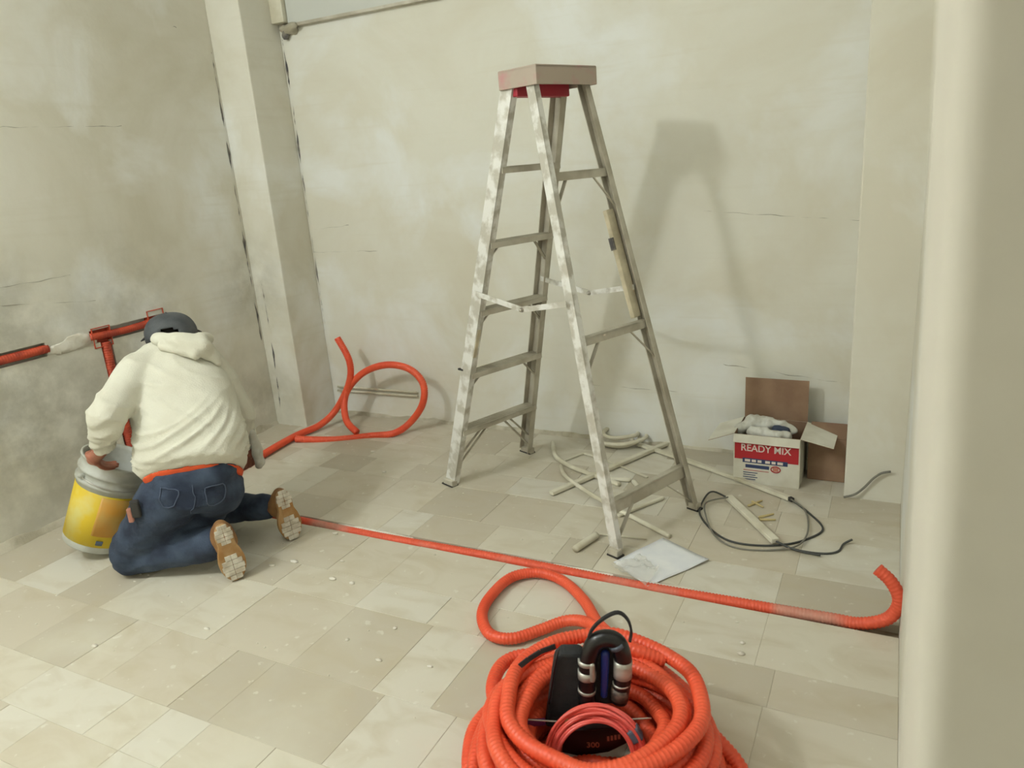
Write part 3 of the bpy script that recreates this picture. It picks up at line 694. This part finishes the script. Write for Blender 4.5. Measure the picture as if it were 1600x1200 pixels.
# boots
def boot(heel, toe, nrm, ank, mirror=1):
    heel, toe, nrm = V(heel), V(toe), V(nrm).normalized(); d = (toe-heel).normalized(); nrm = (nrm-d*nrm.dot(d)).normalized(); sd = d.cross(nrm).normalized()
    L = (toe-heel).length; inn = -nrm
    P_ = [ellip(heel+d*.045+inn*.04, sd, d, nrm, .036, .05, .045), ellip(heel+d*L*.72+inn*.034, sd, d, nrm, .045, .075, .036), capsule(heel+d*.06+inn*.045, heel+d*L*.6+inn*.042, .036, .038), capsule(heel+d*.05+inn*.05, V(ank)+inn*.0, .043, .052)]
    bt = blob('boot', P_, M['boot'], man, .006, 3, lambda p: .002*nz(p*25), zmin=.002)
    outl = []
    for i in range(28):
        a = 2*math.pi*i/28; x = math.cos(a); y = math.sin(a)
        t = (x+1)/2; wd = .034+.013*math.sin(t*math.pi*.9+.2)*t*1.5 if t > .3 else .034
        outl.append(heel + d*(L*.5+L*.5*x) + sd*y*wd*(1 if abs(x) < .8 else 1))
    pr = []
    for i in range(40):
        a = 2*math.pi*i/40; ct, st = math.cos(a), math.sin(a); xx = math.copysign(abs(ct)**.75, ct); t = (xx+1)/2
        wd = .038+.014*max(0, math.sin((t-.35)*math.pi/.75)) - .006*math.exp(-((t-.38)/.12)**2)
        pr.append(heel+d*(L*.5+L*.5*xx)+sd*math.copysign(abs(st)**.75, st)*wd)
    so = MB().prism(pr if mirror > 0 else pr, inn*.022); sl = so.build('sole', M['sole'], bt, bevel=.003)
    for (t, la, wa) in ((.16, .040, .034), (.75, .052, .043)):
        # tread blocks, caked with plaster, with gaps between them
        cc_ = heel+d*L*t
        for i in range(-2, 3):
            y = i*la*.42; ww = wa*math.sqrt(max(.1, 1-(y/la)**2))
            for s_ in (-1, 1):
                MB().obox(cc_+d*y+sd*s_*ww*.5+nrm*.002, d, sd, nrm, la*.2, ww*.485, .003).build('tread_block', M['sole_pad'], bt, bevel=.002)
    MB().obox(heel+d*L*.45+nrm*.001, d, sd, nrm, .03, .02, .001).build('shank', M['sole'], bt)
    return bt
boot(hlL, toL, nL, anL)
boot(hlR, toR, nR, anR)
# white rag in his right hand
rg = blob('rag', [capsule(haR+V((.035, 0, .10)), haR+V((.05, 0, .02)), .018, .024), capsule(haR+V((.05, 0, .02)), haR+V((.055, -.01, -.05)), .024, .016), capsule(haR+V((.03, .02, .03)), haR+V((.03, .02, -.05)), .02, .02)], M['rag'], None, .005, 2, lambda p: .005*nz(p*28))
tag(rg, 'crumpled white rag held in the kneeling man\'s right hand', 'rag')

# ---------------- bucket, tilted in his hand ----------------
b0 = V((-3.045,1.764,0.046)); b1 = V((-2.919,1.893,0.407))
ax = (b1-b0).normalized(); hgt = (b1-b0).length; bx = ax.cross(V((0, 1, 0))).normalized(); by = ax.cross(bx).normalized()
# turn so that local -y.. the print faces the lens
BM = basis(b0, bx, by, ax)
bk = thing('bucket', 'tilted plastic bucket with yellow label held by kneeling man at left wall', 'bucket', b0)
R0, R1 = .128, .149
def br_(z): return R0+(R1-R0)*z/hgt
lathe('shell', [(.001, .004), (R0-.006, .004), (R0, .012), (br_(.03), .03), (br_(hgt*.72), hgt*.72), (br_(hgt*.72)+.008, hgt*.725), (br_(hgt*.76)+.008, hgt*.76), (br_(hgt*.77), hgt*.765), (br_(hgt*.84), hgt*.84), (br_(hgt*.84)+.007, hgt*.845), (br_(hgt*.87)+.007, hgt*.87), (br_(hgt*.875), hgt*.875), (br_(hgt), hgt-.008), (br_(hgt)+.006, hgt-.006), (br_(hgt)+.005, hgt), (br_(hgt)-.004, hgt), (br_(hgt)-.006, hgt-.02), (R0-.006, .012), (.001, .010)], M['bucket'], bk, 48, BM)
def band(name, z0, z1, t0, t1, mat, off):
    v_ = []; f_ = []; n = 24
    for i in range(n+1):
        t = t0+(t1-t0)*i/n
        for z in (z0, z1):
            r_ = br_(z)+off; v_.append(BM @ V((r_*math.cos(t), r_*math.sin(t), z)))
        if i: q = 2*i-2; f_.append((q, q+2, q+3, q+1))
    o = mesh(name, v_, f_, mat, bk, True); s_ = o.modifiers.new('s', 'SOLIDIFY'); s_.thickness = .0012; return o
# angle of the lens around the bucket
toc = BM.inverted() @ V((0, 0, 1.5)); ta = math.atan2(toc.y, toc.x)
band('label', hgt*.09, hgt*.68, ta-2.6, ta+2.6, M['yellow'], .0012)
band('label_panel', hgt*.22, hgt*.66, ta-.15, ta+1.3, M['amber'], .0022)
band('label_mark', hgt*.12, hgt*.17, ta+.05, ta+.25, M['bluetape'], .0030)
tube('wire_handle', [BM @ V((br_(hgt*.8)*math.cos(t)+.012*math.cos(t), br_(hgt*.8)*math.sin(t)+.012*math.sin(t), hgt*.80-.012*math.sin(k)*1.0)) for t, k in [(ta-.9+1.9*i/10, math.pi*i/10) for i in range(11)]], .0022, M['steel'], bk, 8)
for t in (ta-.9, ta+1.0):
    v_, f_ = capsule(BM @ V((br_(hgt*.8)*math.cos(t), br_(hgt*.8)*math.sin(t), hgt*.80)), BM @ V(((br_(hgt*.8)+.014)*math.cos(t), (br_(hgt*.8)+.014)*math.sin(t), hgt*.80)), .012, .010, 12, 3)
    mesh('handle_ear', v_, f_, M['bucket'], bk, True)

# ---------------- cardboard box ----------------
B0 = V((-.607, 3.285, 0)); bw_, bd_, bh_ = .285, .235, .235
bxo = thing('cardboard_box', 'white and red cardboard box with open flaps stuffed with rags by right pilaster', 'box', B0+V((bw_/2, bd_/2, 0)))
ang = -.02; bX = V((math.cos(ang), math.sin(ang), 0)); bY = V((-math.sin(ang), math.cos(ang), 0))
def BP(x, y, z): return B0+bX*x+bY*y+UP*z
t_ = .004
def panel(name, c_, ax_, ay_, hx, hy, n_, mat_out, parent=bxo):
    """two-ply board: printed face outwards (+n), brown inside"""
    n_ = V(n_).normalized(); m_ = MB(); m_.obox(V(c_)+n_*t_*.25, ax_, ay_, n_, hx, hy, t_*.25); 
    o = m_.build(name, mat_out, parent); m2 = MB(); m2.obox(V(c_)-n_*t_*.25, ax_, ay_, n_, hx, hy, t_*.25); m2.build('inner_ply', M['card_in'], o); return o
fp = panel('front_panel', BP(bw_/2, 0, bh_/2), bX, UP, bw_/2, bh_/2, -bY, M['card_out'])
panel('side_panel', BP(0, bd_/2, bh_/2), bY, UP, bd_/2, bh_/2, -bX, M['card_out'])
panel('side_panel', BP(bw_, bd_/2, bh_/2), bY, UP, bd_/2, bh_/2, bX, M['card_out'])
panel('back_panel', BP(bw_/2, bd_, bh_/2), bX, UP, bw_/2, bh_/2, bY, M['card_out'])
MB().obox(BP(bw_/2, bd_/2, .003), bX, bY, UP, bw_/2, bd_/2, .002).build('bottom', M['card_in'], bxo)
panel('flap', BP(bw_/2, bd_+.012, bh_+.095), bX, V((0, .05, 1)).normalized(), bw_/2, .10, V((0, 1, -.05)), M['card_out'])
dR = (bX*.86+UP*-.14+bY*-.1).normalized()
panel('flap', BP(bw_, bd_/2, bh_)+dR*.07, dR, bY, .07, bd_/2*.98, dR.cross(bY)*-1 if dR.cross(bY).z < 0 else dR.cross(bY), M['card_out'])
dL = (-bX*.9+UP*-.28+bY*-.25).normalized()
panel('flap', BP(0, bd_/2, bh_)+dL*.06, dL, bY, .06, bd_/2*.98, V((0, 0, 1)), M['card_out'])
dF = (-bY*.35-UP*.93).normalized()
panel('flap', BP(bw_/2, -.007, bh_)+dF*.017, bX, dF, bw_/2, .019, -bY, M['card_out'])
# print
fz = -.0035
def lab(name, x, z, hx, hz, mat, dy=0.0006): MB().obox(BP(x, -.0022-dy, z), bX, UP, bY, hx, hz, .0005).build(name, mat, fp)
lab('red_band', bw_/2, .158, bw_/2-.004, .042, M['print_red'])
text('lettering', 'READY MIX', .046, basis(BP(.140, -.0042, .172), bX, UP, -bY), M['print_white'], fp, .0004, .92)
lab('blue_bar', .138, .112, .098, .011, M['print_blue'], .0012)
for i, (x, hw) in enumerate(((.062, .014), (.09, .011), (.115, .010), (.150, .012), (.176, .010), (.204, .014))): lab('bar_glyph', x, .112, hw*.85, .006, M['print_white'], .002)
lab('blue_word', .105, .084, .052, .008, M['print_blue'])
tube('emblem', [BP(.185+.020*math.cos(a), -.003, .080+.014*math.sin(a)) for a in np.linspace(0, 2*math.pi, 24, endpoint=False)], .0025, M['print_red'], fp, 6, .004, closed=True)
lab('emblem_fill', .185, .080, .012, .009, M['print_pink'])
lab('red_rule', .10, .064, .056, .0012, M['print_red'])
for i in range(4): lab('small_print', .075-(.004*(i % 2)), .052-i*.011, .032-(.005*(i % 2)), .0018, M['print_blue'])
# brown block put in for the box's dark side and its shadow
cb = thing('shade_block', 'brown carton-like block added as the shade between box and right pilaster', 'carton', (-.235, 3.47, 0))
MB().box((-.30, 3.40, 0), (-.142, 3.53, .205)).build('body', M['card_in'], cb, bevel=.003)
MB().obox((-.222, 3.46, .222), (1, 0, 0), V((0, 1, .28)).normalized(), V((0, -.28, 1)).normalized(), .077, .06, .002).build('flap', M['card_in'], cb)
# rags
def rag(name, label, pts, r_, mat, group, amp=.010, sd=0):
    P_ = [capsule(a, b_, r_, r_*.9) for a, b_ in zip(pts, pts[1:])]
    o = blob(name, P_, mat, None, .006, 2, lambda p: amp*nz(p*24+V((sd, 0, 0)))+amp*.5*nz(V((p.x*60, p.y*14, p.z*50))))
    return tag(o, label, 'rag', group)
G_ = 'rags in the cardboard box'
rag('rag', 'cream rag heaped at the left edge of open cardboard box', [BP(.02, .10, .225), BP(.06, .12, .255), BP(.12, .13, .245)], .036, M['rag'], G_, .012, 2)
rag('rag', 'white rag folded across the front of open cardboard box', [BP(.07, .05, .235), BP(.14, .04, .232), BP(.22, .05, .222)], .026, M['rag'], G_, .010, 6)
rag('rag', 'white twisted rag at the back middle of open cardboard box', [BP(.13, .12, .262), BP(.18, .11, .258), BP(.24, .10, .238)], .022, M['rag'], G_, .012, 9)
rag('rag', 'small navy rag showing between white rags in cardboard box', [BP(.17, .07, .247), BP(.215, .08, .240)], .020, M['rag_navy'], G_, .006, 4)

# ---------------- paper sheet and film ----------------
pc = [V((-0.890,2.405,0.002)), V((-0.764,2.648,0.002)), V((-0.554,2.531,0.002)), V((-0.719,2.286,0.002))]
v_ = []; f_ = []; n = 12
for i in range(n+1):
    for j in range(n+1):
        u, t = i/n, j/n; p = pc[0]*(1-u)*(1-t)+pc[1]*u*(1-t)+pc[2]*u*t+pc[3]*(1-u)*t
        p.z = .004+.016*max(0, (u-.6))*t + .004*nz(p*9); v_.append(p)
for i in range(n):
    for j in range(n): a = i*(n+1)+j; f_.append((a, a+n+1, a+n+2, a+1))
pp = mesh('paper_sheet', v_, f_, M['paper'], None, True); s_ = pp.modifiers.new('s', 'SOLIDIFY'); s_.thickness = .0006
tag(pp, 'white paper sheet lying on the floor beside the ladder foot', 'paper')
fc = [V((-0.883,2.363,0.010)), V((-0.805,2.475,0.010)), V((-0.705,2.387,0.010)), V((-0.723,2.271,0.010))]
v_ = []; f_ = []; n = 14
for i in range(n+1):
    for j in range(n+1):
        u, t = i/n, j/n; p = fc[0]*(1-u)*(1-t)+fc[1]*u*(1-t)+fc[2]*u*t+fc[3]*(1-u)*t
        p.z = .016+.014*nz(p*34)+.006*nz(p*70)+.01*u*t; v_.append(p)
for i in range(n):
    for j in range(n): a = i*(n+1)+j; f_.append((a, a+n+1, a+n+2, a+1))
tag(mesh('plastic_bag', v_, f_, M['film'], None, True), 'small crumpled clear plastic bag on the near corner of the paper', 'plastic bag')

# ---------------- plastic trunking offcuts, cables ----------------
GO = 'plastic conduit offcuts around the ladder'
def offcut(label, pts, r_, flat=False, mat='pvc'):
    if flat:
        t = thing('trunking_offcut', label, 'trunking', pts[0], GO); q = [V(p) for p in pts]; m_ = MB()
        for a, b_ in zip(q, q[1:]): m_.bar(a, b_, r_*2, r_*1.1)
        m_.build('duct', M[mat], t, bevel=.003)
        d = (q[-1]-q[0]).normalized(); s2 = d.cross(UP).normalized(); m_ = MB()
        for a, b_ in zip(q, q[1:]): m_.bar(a+UP*r_*.6, b_+UP*r_*.6, r_*1.7, r_*.15)
        m_.build('lid', M[mat], t)
    else:
        t = tag(tube('pipe_offcut', pts, r_, M[mat], None, 10, .015), label, 'pipe', GO)
    return t
offcut('straight trunking offcut lying under ladder from left to far right foot', [(-1.354,2.875,0.014), (-0.992,3.665,0.014)], .014, True)
offcut('bent cream pipe curving on the floor behind the front ladder rail', [(-1.604,3.471,0.012), (-1.518,3.306,0.012), (-1.396,3.202,0.012), (-1.246,3.132,0.012), (-1.087,3.065,0.012)], .012)
offcut('cream pipe bent at left running under the ladder toward the paper', [(-1.439,3.189,0.012), (-1.378,3.092,0.012), (-1.248,2.961,0.026), (-1.103,2.864,0.020), (-0.941,2.776,0.012), (-0.738,2.658,0.010)], .010)
offcut('long trunking from behind ladder ending near the box front', [(-1.207,3.601,0.012), (-0.866,3.434,0.012), (-0.597,3.290,0.012), (-0.343,3.142,0.012)], .013, True)
offcut('thick trunking offcut lying inside the loop of dark cable', [(-0.587,3.074,0.014), (-0.345,2.739,0.014)], .016, True)
offcut('short thick pipe offcut left of the front ladder foot', [(-1.056,2.432,0.015), (-1.017,2.566,0.015)], .015)
offcut('thin offcut slanting across the floor under the lowest crossbar', [(-0.993,2.768,0.008), (-0.860,2.994,0.008)], .009, True)
offcut('short pipe offcut lying between the ladder rails', [(-1.206,3.102,0.010), (-1.056,3.132,0.010)], .010)
offcut('thin strip offcut angled behind the front ladder rail', [(-1.464,3.248,0.006), (-1.395,3.393,0.006), (-1.188,3.303,0.006), (-0.990,3.192,0.006)], .006, True)
offcut('stubby pale pipe piece under the ladder crossbar', [(-1.037,3.122,0.010), (-0.984,3.050,0.010)], .012)
offcut('thin pale strip lying right of the short thick pipe', [(-1.032,2.590,0.006), (-0.822,2.615,0.006), ], .004, True)
# coil of pale tubing
cl = thing('tubing_coil', 'small heap of coiled pale tubing on the floor behind the ladder', 'coil', (-1.293,3.609,0.000))
cen = V((-1.287,3.591,0.000))
for k in range(4):
    rr = .075+.022*(k % 3); z = .012+.016*k
    tube('turn', [cen+V((rr*1.25*math.cos(a)+.01*k, rr*math.sin(a), z+.006*math.sin(a*2+k))) for a in np.linspace(0, 2*math.pi, 14, endpoint=False)], .011, M['pvc'], cl, 10, .015, closed=True)
# black end plug + cables
tag(tube('cable', [(-0.343,3.142,0.012), (-0.260,3.051,0.004), (-0.190,2.921,0.004), (-0.236,2.817,0.004), (-0.314,2.741,0.005), (-0.415,2.703,0.004), (-0.513,2.705,0.005), (-0.597,2.774,0.004), (-0.671,2.889,0.006), (-0.686,2.993,0.012), (-0.669,3.106,0.016), (-0.590,3.062,0.016)], .0042, M['wire'], None, 8), 'dark cable looping from far trunking end to the thick trunking offcut', 'cable')
tag(tube('cable', [(-0.345,2.744,0.014), (-0.276,2.717,0.005), (-0.179,2.717,0.004), (-0.124,2.751,0.004), (-0.108,2.814,0.006), (-0.079,2.834,0.020)], .0042, M['wire'], None, 8), 'dark cable leaving thick trunking with its end curling up at right', 'cable')
tag(tube('cable', [(-0.341,2.729,0.020), (-0.263,2.700,0.011), (-0.179,2.687,0.012)], .0042, M['wire'], None, 8), 'short dark cable tail beside the thick trunking offcut end', 'cable')
tag(tube('cable', [(-0.335,3.121,0.020), (-0.271,3.058,0.005), (-0.241,2.863,0.013), (-0.267,2.729,0.014), (-0.364,2.679,0.004), (-0.480,2.662,0.003), (-0.569,2.711,0.012), (-0.642,2.869,0.014), (-0.665,2.983,0.020), (-0.586,3.053,0.024)], .0036, M['wire_grey'], None, 8), 'grey cable making the inner loop around the thick trunking offcut', 'cable')
tag(tube('cable', [(-0.134,3.220,0.013), (-0.090,3.230,0.029), (-0.053,3.235,0.068), (-0.026,3.235,0.107), (0.006,3.235,0.137), (0.039,3.235,0.147)], .005, M['wire_grey'], None, 8), 'grey cable coming from the foot of the right pilaster to right wall', 'cable')
plug = MB().obox(V((-0.336,3.133,0.014)), V((.7, -.7, 0)), V((.7, .7, 0)), UP, .012, .009, .009).build('end_plug', M['rubber'], None, bevel=.003)
tag(plug, 'small black plug at the far end of the long trunking', 'plug')
for (u, v_, a, lb) in (((-0.496,3.034,0.006), (-0.453,3.100,0.006), 0, 'tan wall plug lying nearest the cable loop top'), ((-0.487,3.077,0.006), (-0.439,3.040,0.006), 0, 'tan wall plug crossing another inside the cable loop'), ((-0.436,2.941,0.006), (-0.389,2.987,0.006), 0, 'tan wall plug lower right inside the cable loop'), ((-0.430,2.919,0.006), (-0.375,2.937,0.006), 0, 'flat tan wall plug lowest inside the cable loop')):
    v2, f2 = capsule(u, v_, .006, .004, 8, 3); tag(mesh('wall_plug', v2, f2, M['wood'], None, True), lb, 'wall plug', 'wall plugs on the floor')

# ---------------- foreground coil ----------------
CC = V((-.58, 1.40, 0)); E1 = V((.926, .378, 0)); E2 = V((-.378, .926, 0))
coil = thing('conduit_coil', 'big coil of bright orange corrugated conduit in the foreground', 'coil of conduit', CC)
random.seed(12); HR = .0195
def winding(R_, z, ox, oy, tilt, ph, sq=1.0):
    pts = []
    for i in range(18):
        a = 2*math.pi*i/18; rr = R_*(1+.08*nz(V((math.cos(a)*1.5, math.sin(a)*1.5, ph))))
        x = rr*math.cos(a)*1.0+ox; y = rr*math.sin(a)*sq+oy
        pts.append(CC + E1*x + E2*y + UP*(max(HR, z + tilt*math.sin(a+ph) + .012*nz(V((math.cos(a)*2, math.sin(a)*2, ph+7))))))
    return pts
wl_ = [(.11, .024, .02, -.13), (.13, .05, -.01, -.12), (.12, .03, .01, -.09), (.275, .15, .01, -.01), (.295, .09, -.01, -.01), (.285, .045, 0, 0), (.255, .18, .01, 0), (.235, .235, 0, .01), (.215, .10, 0, .02), (.19, .22, .0, .01), (.30, .024, 0, 0), (.27, .024, 0, .01), (.225, .024, 0, 0), (.18, .026, .01, 0), (.30, .068, .01, 0), (.255, .070, -.01, .005), (.21, .070, 0, 0), (.165, .072, 0, .005),
       (.285, .112, .0, -.01), (.24, .116, .01, 0), (.195, .116, -.005, .01), (.155, .118, 0, 0), (.265, .158, .0, -.01), (.22, .162, 0, 0), (.178, .162, .005, 0), (.245, .20, .005, -.01), (.20, .205, 0, 0)]
for i, (R_, z, ox, oy) in enumerate(wl_):
    tube('winding', winding(R_, z, ox+random.uniform(-.02, .02), oy+random.uniform(-.02, .02), random.uniform(.008, .03), i*1.7, random.uniform(.93, 1.02)), HR, M['orange'], coil, 12, .012, corr=.0115, closed=True)
tube('loose_loop', [(-0.583,1.679,0.140), (-0.668,1.820,0.100), (-0.775,1.937,0.060), (-0.886,2.089,0.030), (-1.004,2.187,0.024), (-1.112,2.210,0.024), (-1.194,2.148,0.024), (-1.210,2.016,0.024), (-1.185,1.900,0.024), (-1.109,1.813,0.024), (-1.028,1.815,0.024), (-0.959,1.888,0.026), (-0.893,1.951,0.035), (-0.808,1.937,0.055), (-0.692,1.825,0.090), (-0.596,1.716,0.110)], HR, M['orange'], coil, 12, .012, corr=.0115)
tube('loose_end', [(-0.717,1.488,0.240), (-0.655,1.559,0.250), (-0.588,1.613,0.250), (-0.530,1.615,0.240), (-0.473,1.631,0.220)], HR, M['orange'], coil, 12, .012, corr=.0115)
tube('loose_turn', [(-0.836,1.366,0.160), (-0.891,1.449,0.160), (-0.912,1.548,0.150), (-0.871,1.603,0.150), (-0.789,1.608,0.160), (-0.731,1.648,0.160)], HR, M['orange'], coil, 12, .012, corr=.0115)
tube('loose_strand', [(-0.546,1.651,0.170), (-0.433,1.587,0.160), (-0.351,1.547,0.120), (-0.269,1.526,0.060), (-0.222,1.473,0.030)], HR, M['orange'], coil, 12, .012, corr=.0115)

# things standing in the coil
CN = V((.378, -.926, 0)); 
pouch = thing('zip_pouch', 'tall plain black cloth pouch standing in the orange coil', 'pouch', (-0.673,1.420,0.187))
def quadbox(name, pts, thick, mat, parent, bevel=.006):
    return MB().prism([V(p) for p in pts], V(CN)*thick).build(name, mat, parent, bevel=bevel)
quadbox('body', [(-0.740,1.447,0.110), (-0.658,1.480,0.105), (-0.634,1.490,0.318), (-0.648,1.484,0.330), (-0.691,1.467,0.331), (-0.707,1.460,0.312)], .045, M['black'], pouch, .012)
tube('zip', [(-0.707,1.409,0.186), (-0.690,1.415,0.281), (-0.676,1.421,0.347)], .0025, M['blackp'], pouch, 6)
q = [V((-0.691,1.435,0.342)), V((-0.721,1.411,0.335)), V((-0.745,1.391,0.321)), V((-0.767,1.382,0.301))]
m_ = MB()
for a, b_ in zip(q, q[1:]): m_.bar(a, b_, .004, .014, V((0, 0, 1)))
m_.build('strap', M['black'], pouch, bevel=.001)
roll = thing('tool_pouch', 'padded black and silver banded pouch with top strap in the orange coil', 'tool pouch', (-0.577,1.460,0.205))
RR = .026
arch = [(-0.618,1.443,0.196), (-0.615,1.444,0.262), (-0.608,1.447,0.327), (-0.592,1.453,0.367), (-0.566,1.464,0.377), (-0.544,1.473,0.366), (-0.532,1.478,0.326), (-0.534,1.477,0.261), (-0.545,1.473,0.195)]
tube('padded_tube', arch, .0215, M['blackp'], roll, 16, .008)
back = quadbox('back_panel', [(-0.629,1.460,0.179), (-0.544,1.494,0.178), (-0.539,1.496,0.338), (-0.573,1.483,0.368), (-0.618,1.464,0.340)], .012, M['black'], roll, .004)
for a, b_, rr, mm in (((-0.532,1.478,0.315), (-0.534,1.477,0.268), .0232, 'silver'), ((-0.613,1.445,0.318), (-0.613,1.445,0.307), .0228, 'silver'), ((-0.614,1.444,0.288), (-0.615,1.444,0.266), .0228, 'silver'), ((-0.616,1.443,0.234), (-0.617,1.443,0.226), .0228, 'silver'), ((-0.537,1.476,0.250), (-0.537,1.476,0.246), .0228, 'silver'), ((-0.540,1.474,0.235), (-0.543,1.473,0.204), .0226, 'brownband'), ((-0.546,1.472,0.366), (-0.541,1.474,0.355), .0226, 'bluetape')):
    q_ = np.array([a, b_]); v_, f_ = tube_mesh(resample(q_, .01), rr, 18); mesh('printed_band', v_, f_, M[mm], roll, True)
v_, f_ = capsule((-0.595,1.433,0.313), (-0.595,1.432,0.273), .007, .007); mesh('grey_pad', v_, f_, M['silver'], roll, True)
hs = [V((-0.609,1.446,0.367)), V((-0.599,1.450,0.400)), V((-0.573,1.461,0.431)), V((-0.540,1.475,0.448)), V((-0.519,1.483,0.430)), V((-0.511,1.486,0.398)), V((-0.515,1.485,0.367))]
hq = resample(spline(hs, .005), .008); m_ = MB()
for a, b_ in zip(hq, hq[1:]): m_.bar(a, b_, .012, .004, V(CN))
def ribbon(q, wv, th, name, mat, parent):
    v_ = []; f_ = []; q = [V(p) for p in q]; w_ = V(wv)
    for i, p in enumerate(q):
        t = (q[min(i+1, len(q)-1)]-q[max(i-1, 0)]).normalized(); n_ = t.cross(w_.normalized()).normalized()*th/2
        v_ += [p-w_/2-n_, p+w_/2-n_, p+w_/2+n_, p-w_/2+n_]
        if i:
            a = 4*i-4; f_ += [(a+k, a+(k+1) % 4, a+4+(k+1) % 4, a+4+k) for k in range(4)]
    f_ += [(3, 2, 1, 0), tuple(4*(len(q)-1)+k for k in range(4))]
    return mesh(name, v_, f_, mat, parent)
ribbon(hq, V(CN)*.012+UP*.002, .006, 'strap', M['black'], roll)
v_, f_ = capsule((-0.578,1.459,0.214), (-0.571,1.462,0.332), .009, .011); hn = mesh('screwdriver', v_, f_, M['bluep'], None, True)
tag(hn, 'blue screwdriver handle held inside the black and silver pouch', 'screwdriver')
# coral tubing ring, tied with tape
ringo = thing('tubing_ring', 'coiled ring of thin coral tubing tied with grey-blue tape on orange coil', 'coil of tubing', (-0.582,1.393,0.104))
random.seed(3)
cR = V((-0.575,1.379,0.099)); sx_ = V((-0.575,1.379,0.099))-V((-0.691,1.332,0.100)); rx_ = sx_.length
rv = (V((0, 0, 1))-CN*.35).normalized()
for k in range(24):
    r1 = rx_*(.72+.024*(k % 11)+random.uniform(-.012, .012)); off = CN*(.007*(k//11)+random.uniform(-.004, .004)); e = random.uniform(-.02, .02)
    tube('strand', [cR+off+E1*(r1*math.cos(a)+e*rx_)+rv*(r1*1.02*math.sin(a))+CN*.006*math.sin(2*a+k) for a in np.linspace(0, 2*math.pi, 20, endpoint=False)], .0040, M['pink'], ringo, 8, .008, closed=True)
tp_ = cR+E1*rx_*.87*math.cos(.50)+rv*rx_*.89*math.sin(.50)
td = (-E1*math.sin(.5)+rv*math.cos(.5)).normalized(); tr = (E1*math.cos(.5)+rv*math.sin(.5)).normalized()
MB().obox(tp_+CN*.004, td, tr, CN, .016, .017, .013).build('tape', M['bluetape'], ringo, bevel=.005)
# black package with copper print, rod, steel rule
pk = thing('black_package', 'flat black package with faded copper lettering inside coral tubing ring', 'package', (-0.588,1.412,0.125))
pf = quadbox('body', [(-0.697,1.410,0.070), (-0.642,1.433,0.053), (-0.574,1.461,0.065), (-0.513,1.485,0.104), (-0.520,1.483,0.139), (-0.676,1.419,0.133)], .03, M['blackp'], pk, .003)
pz = V((-0.609,1.446,0.089))+CN*.031
text('lettering', '300', .022, basis(pz, E1, UP, CN), M['copper'], pk, .0004, 1.0)
pz2 = V((-0.561,1.466,0.108))+CN*.031
for i in range(4): MB().obox(pz2+E1*(.009*(i-1.5))+UP*(.002*i), E1, UP, CN, .0028, .007, .0005).build('printed_mark', M['copper'], pk)
tag(tube('metal_rod', [(-0.749,1.346,0.176), (-0.630,1.395,0.167), (-0.459,1.464,0.177)], .0022, M['steel'], None, 8), 'thin metal rod lying across the top of the black package', 'rod')
pr_ = MB().bar(V((-0.754,1.366,0.147)), V((-0.709,1.384,0.151)), .012, .016, UP).build('purple_tool', M['purple'], None, bevel=.003); tag(pr_, 'purple plastic tool end left of the coral tubing ring', 'tool')
rr_ = thing('steel_rule', 'brass-tipped narrow steel rule standing inside coral tubing ring', 'ruler', (-0.667,1.369,0.076))
MB().bar(V((-0.658,1.372,0.157)), V((-0.675,1.365,0.007)), .010, .0015, CN).build('blade', M['steel'], rr_)
MB().bar(V((-0.648,1.376,0.188)), V((-0.658,1.372,0.157)), .012, .003, CN).build('tip', M['wood'], rr_)

# ---------------- crumbs of plaster on the floor ----------------
random.seed(31); m_ = MB(); V_ = []; F_ = []
spots = [((-1.922,2.060,0.000)), ((-1.396,1.591,0.000)), ((-1.448,1.754,0.000)), ((-1.223,1.624,-0.000)), ((-2.389,1.295,0.000)), ((-2.086,1.513,-0.000)), ((-0.352,2.079,0.000)), ((-0.346,2.024,0.000)), ((-1.869,1.936,0.000)), ((-1.775,1.936,0.000)), ((-2.181,1.933,0.000)), ((-2.112,1.989,0.000)), ((-2.107,2.242,0.000)), ((-2.304,2.875,0.000)), ((-2.746,3.011,0.000)), ((-2.541,3.099,0.000)), ((-0.430,1.832,0.000)), ((-1.564,1.642,0.000))]
for i in range(140):
    spots.append((random.uniform(-3.3, -.1), random.uniform(1.2, 3.5), 0))
for i, (x, y, z) in enumerate(spots):
    r_ = random.uniform(.006, .013) if i < 18 else random.uniform(.0015, .005)
    v_, f_ = ellip((x, y, r_*.25), (1, 0, 0), (0, 1, 0), (0, 0, 1), r_*random.uniform(1, 2.2), r_, r_*.4, 6, 3)
    n = len(V_); V_ += v_; F_ += [tuple(n+k for k in q_) for q_ in f_]
tag(mesh('plaster_crumbs', V_, F_, M['dust'], None, True), 'scattered plaster crumbs and flakes over the tiled floor', 'debris', None, 'stuff')
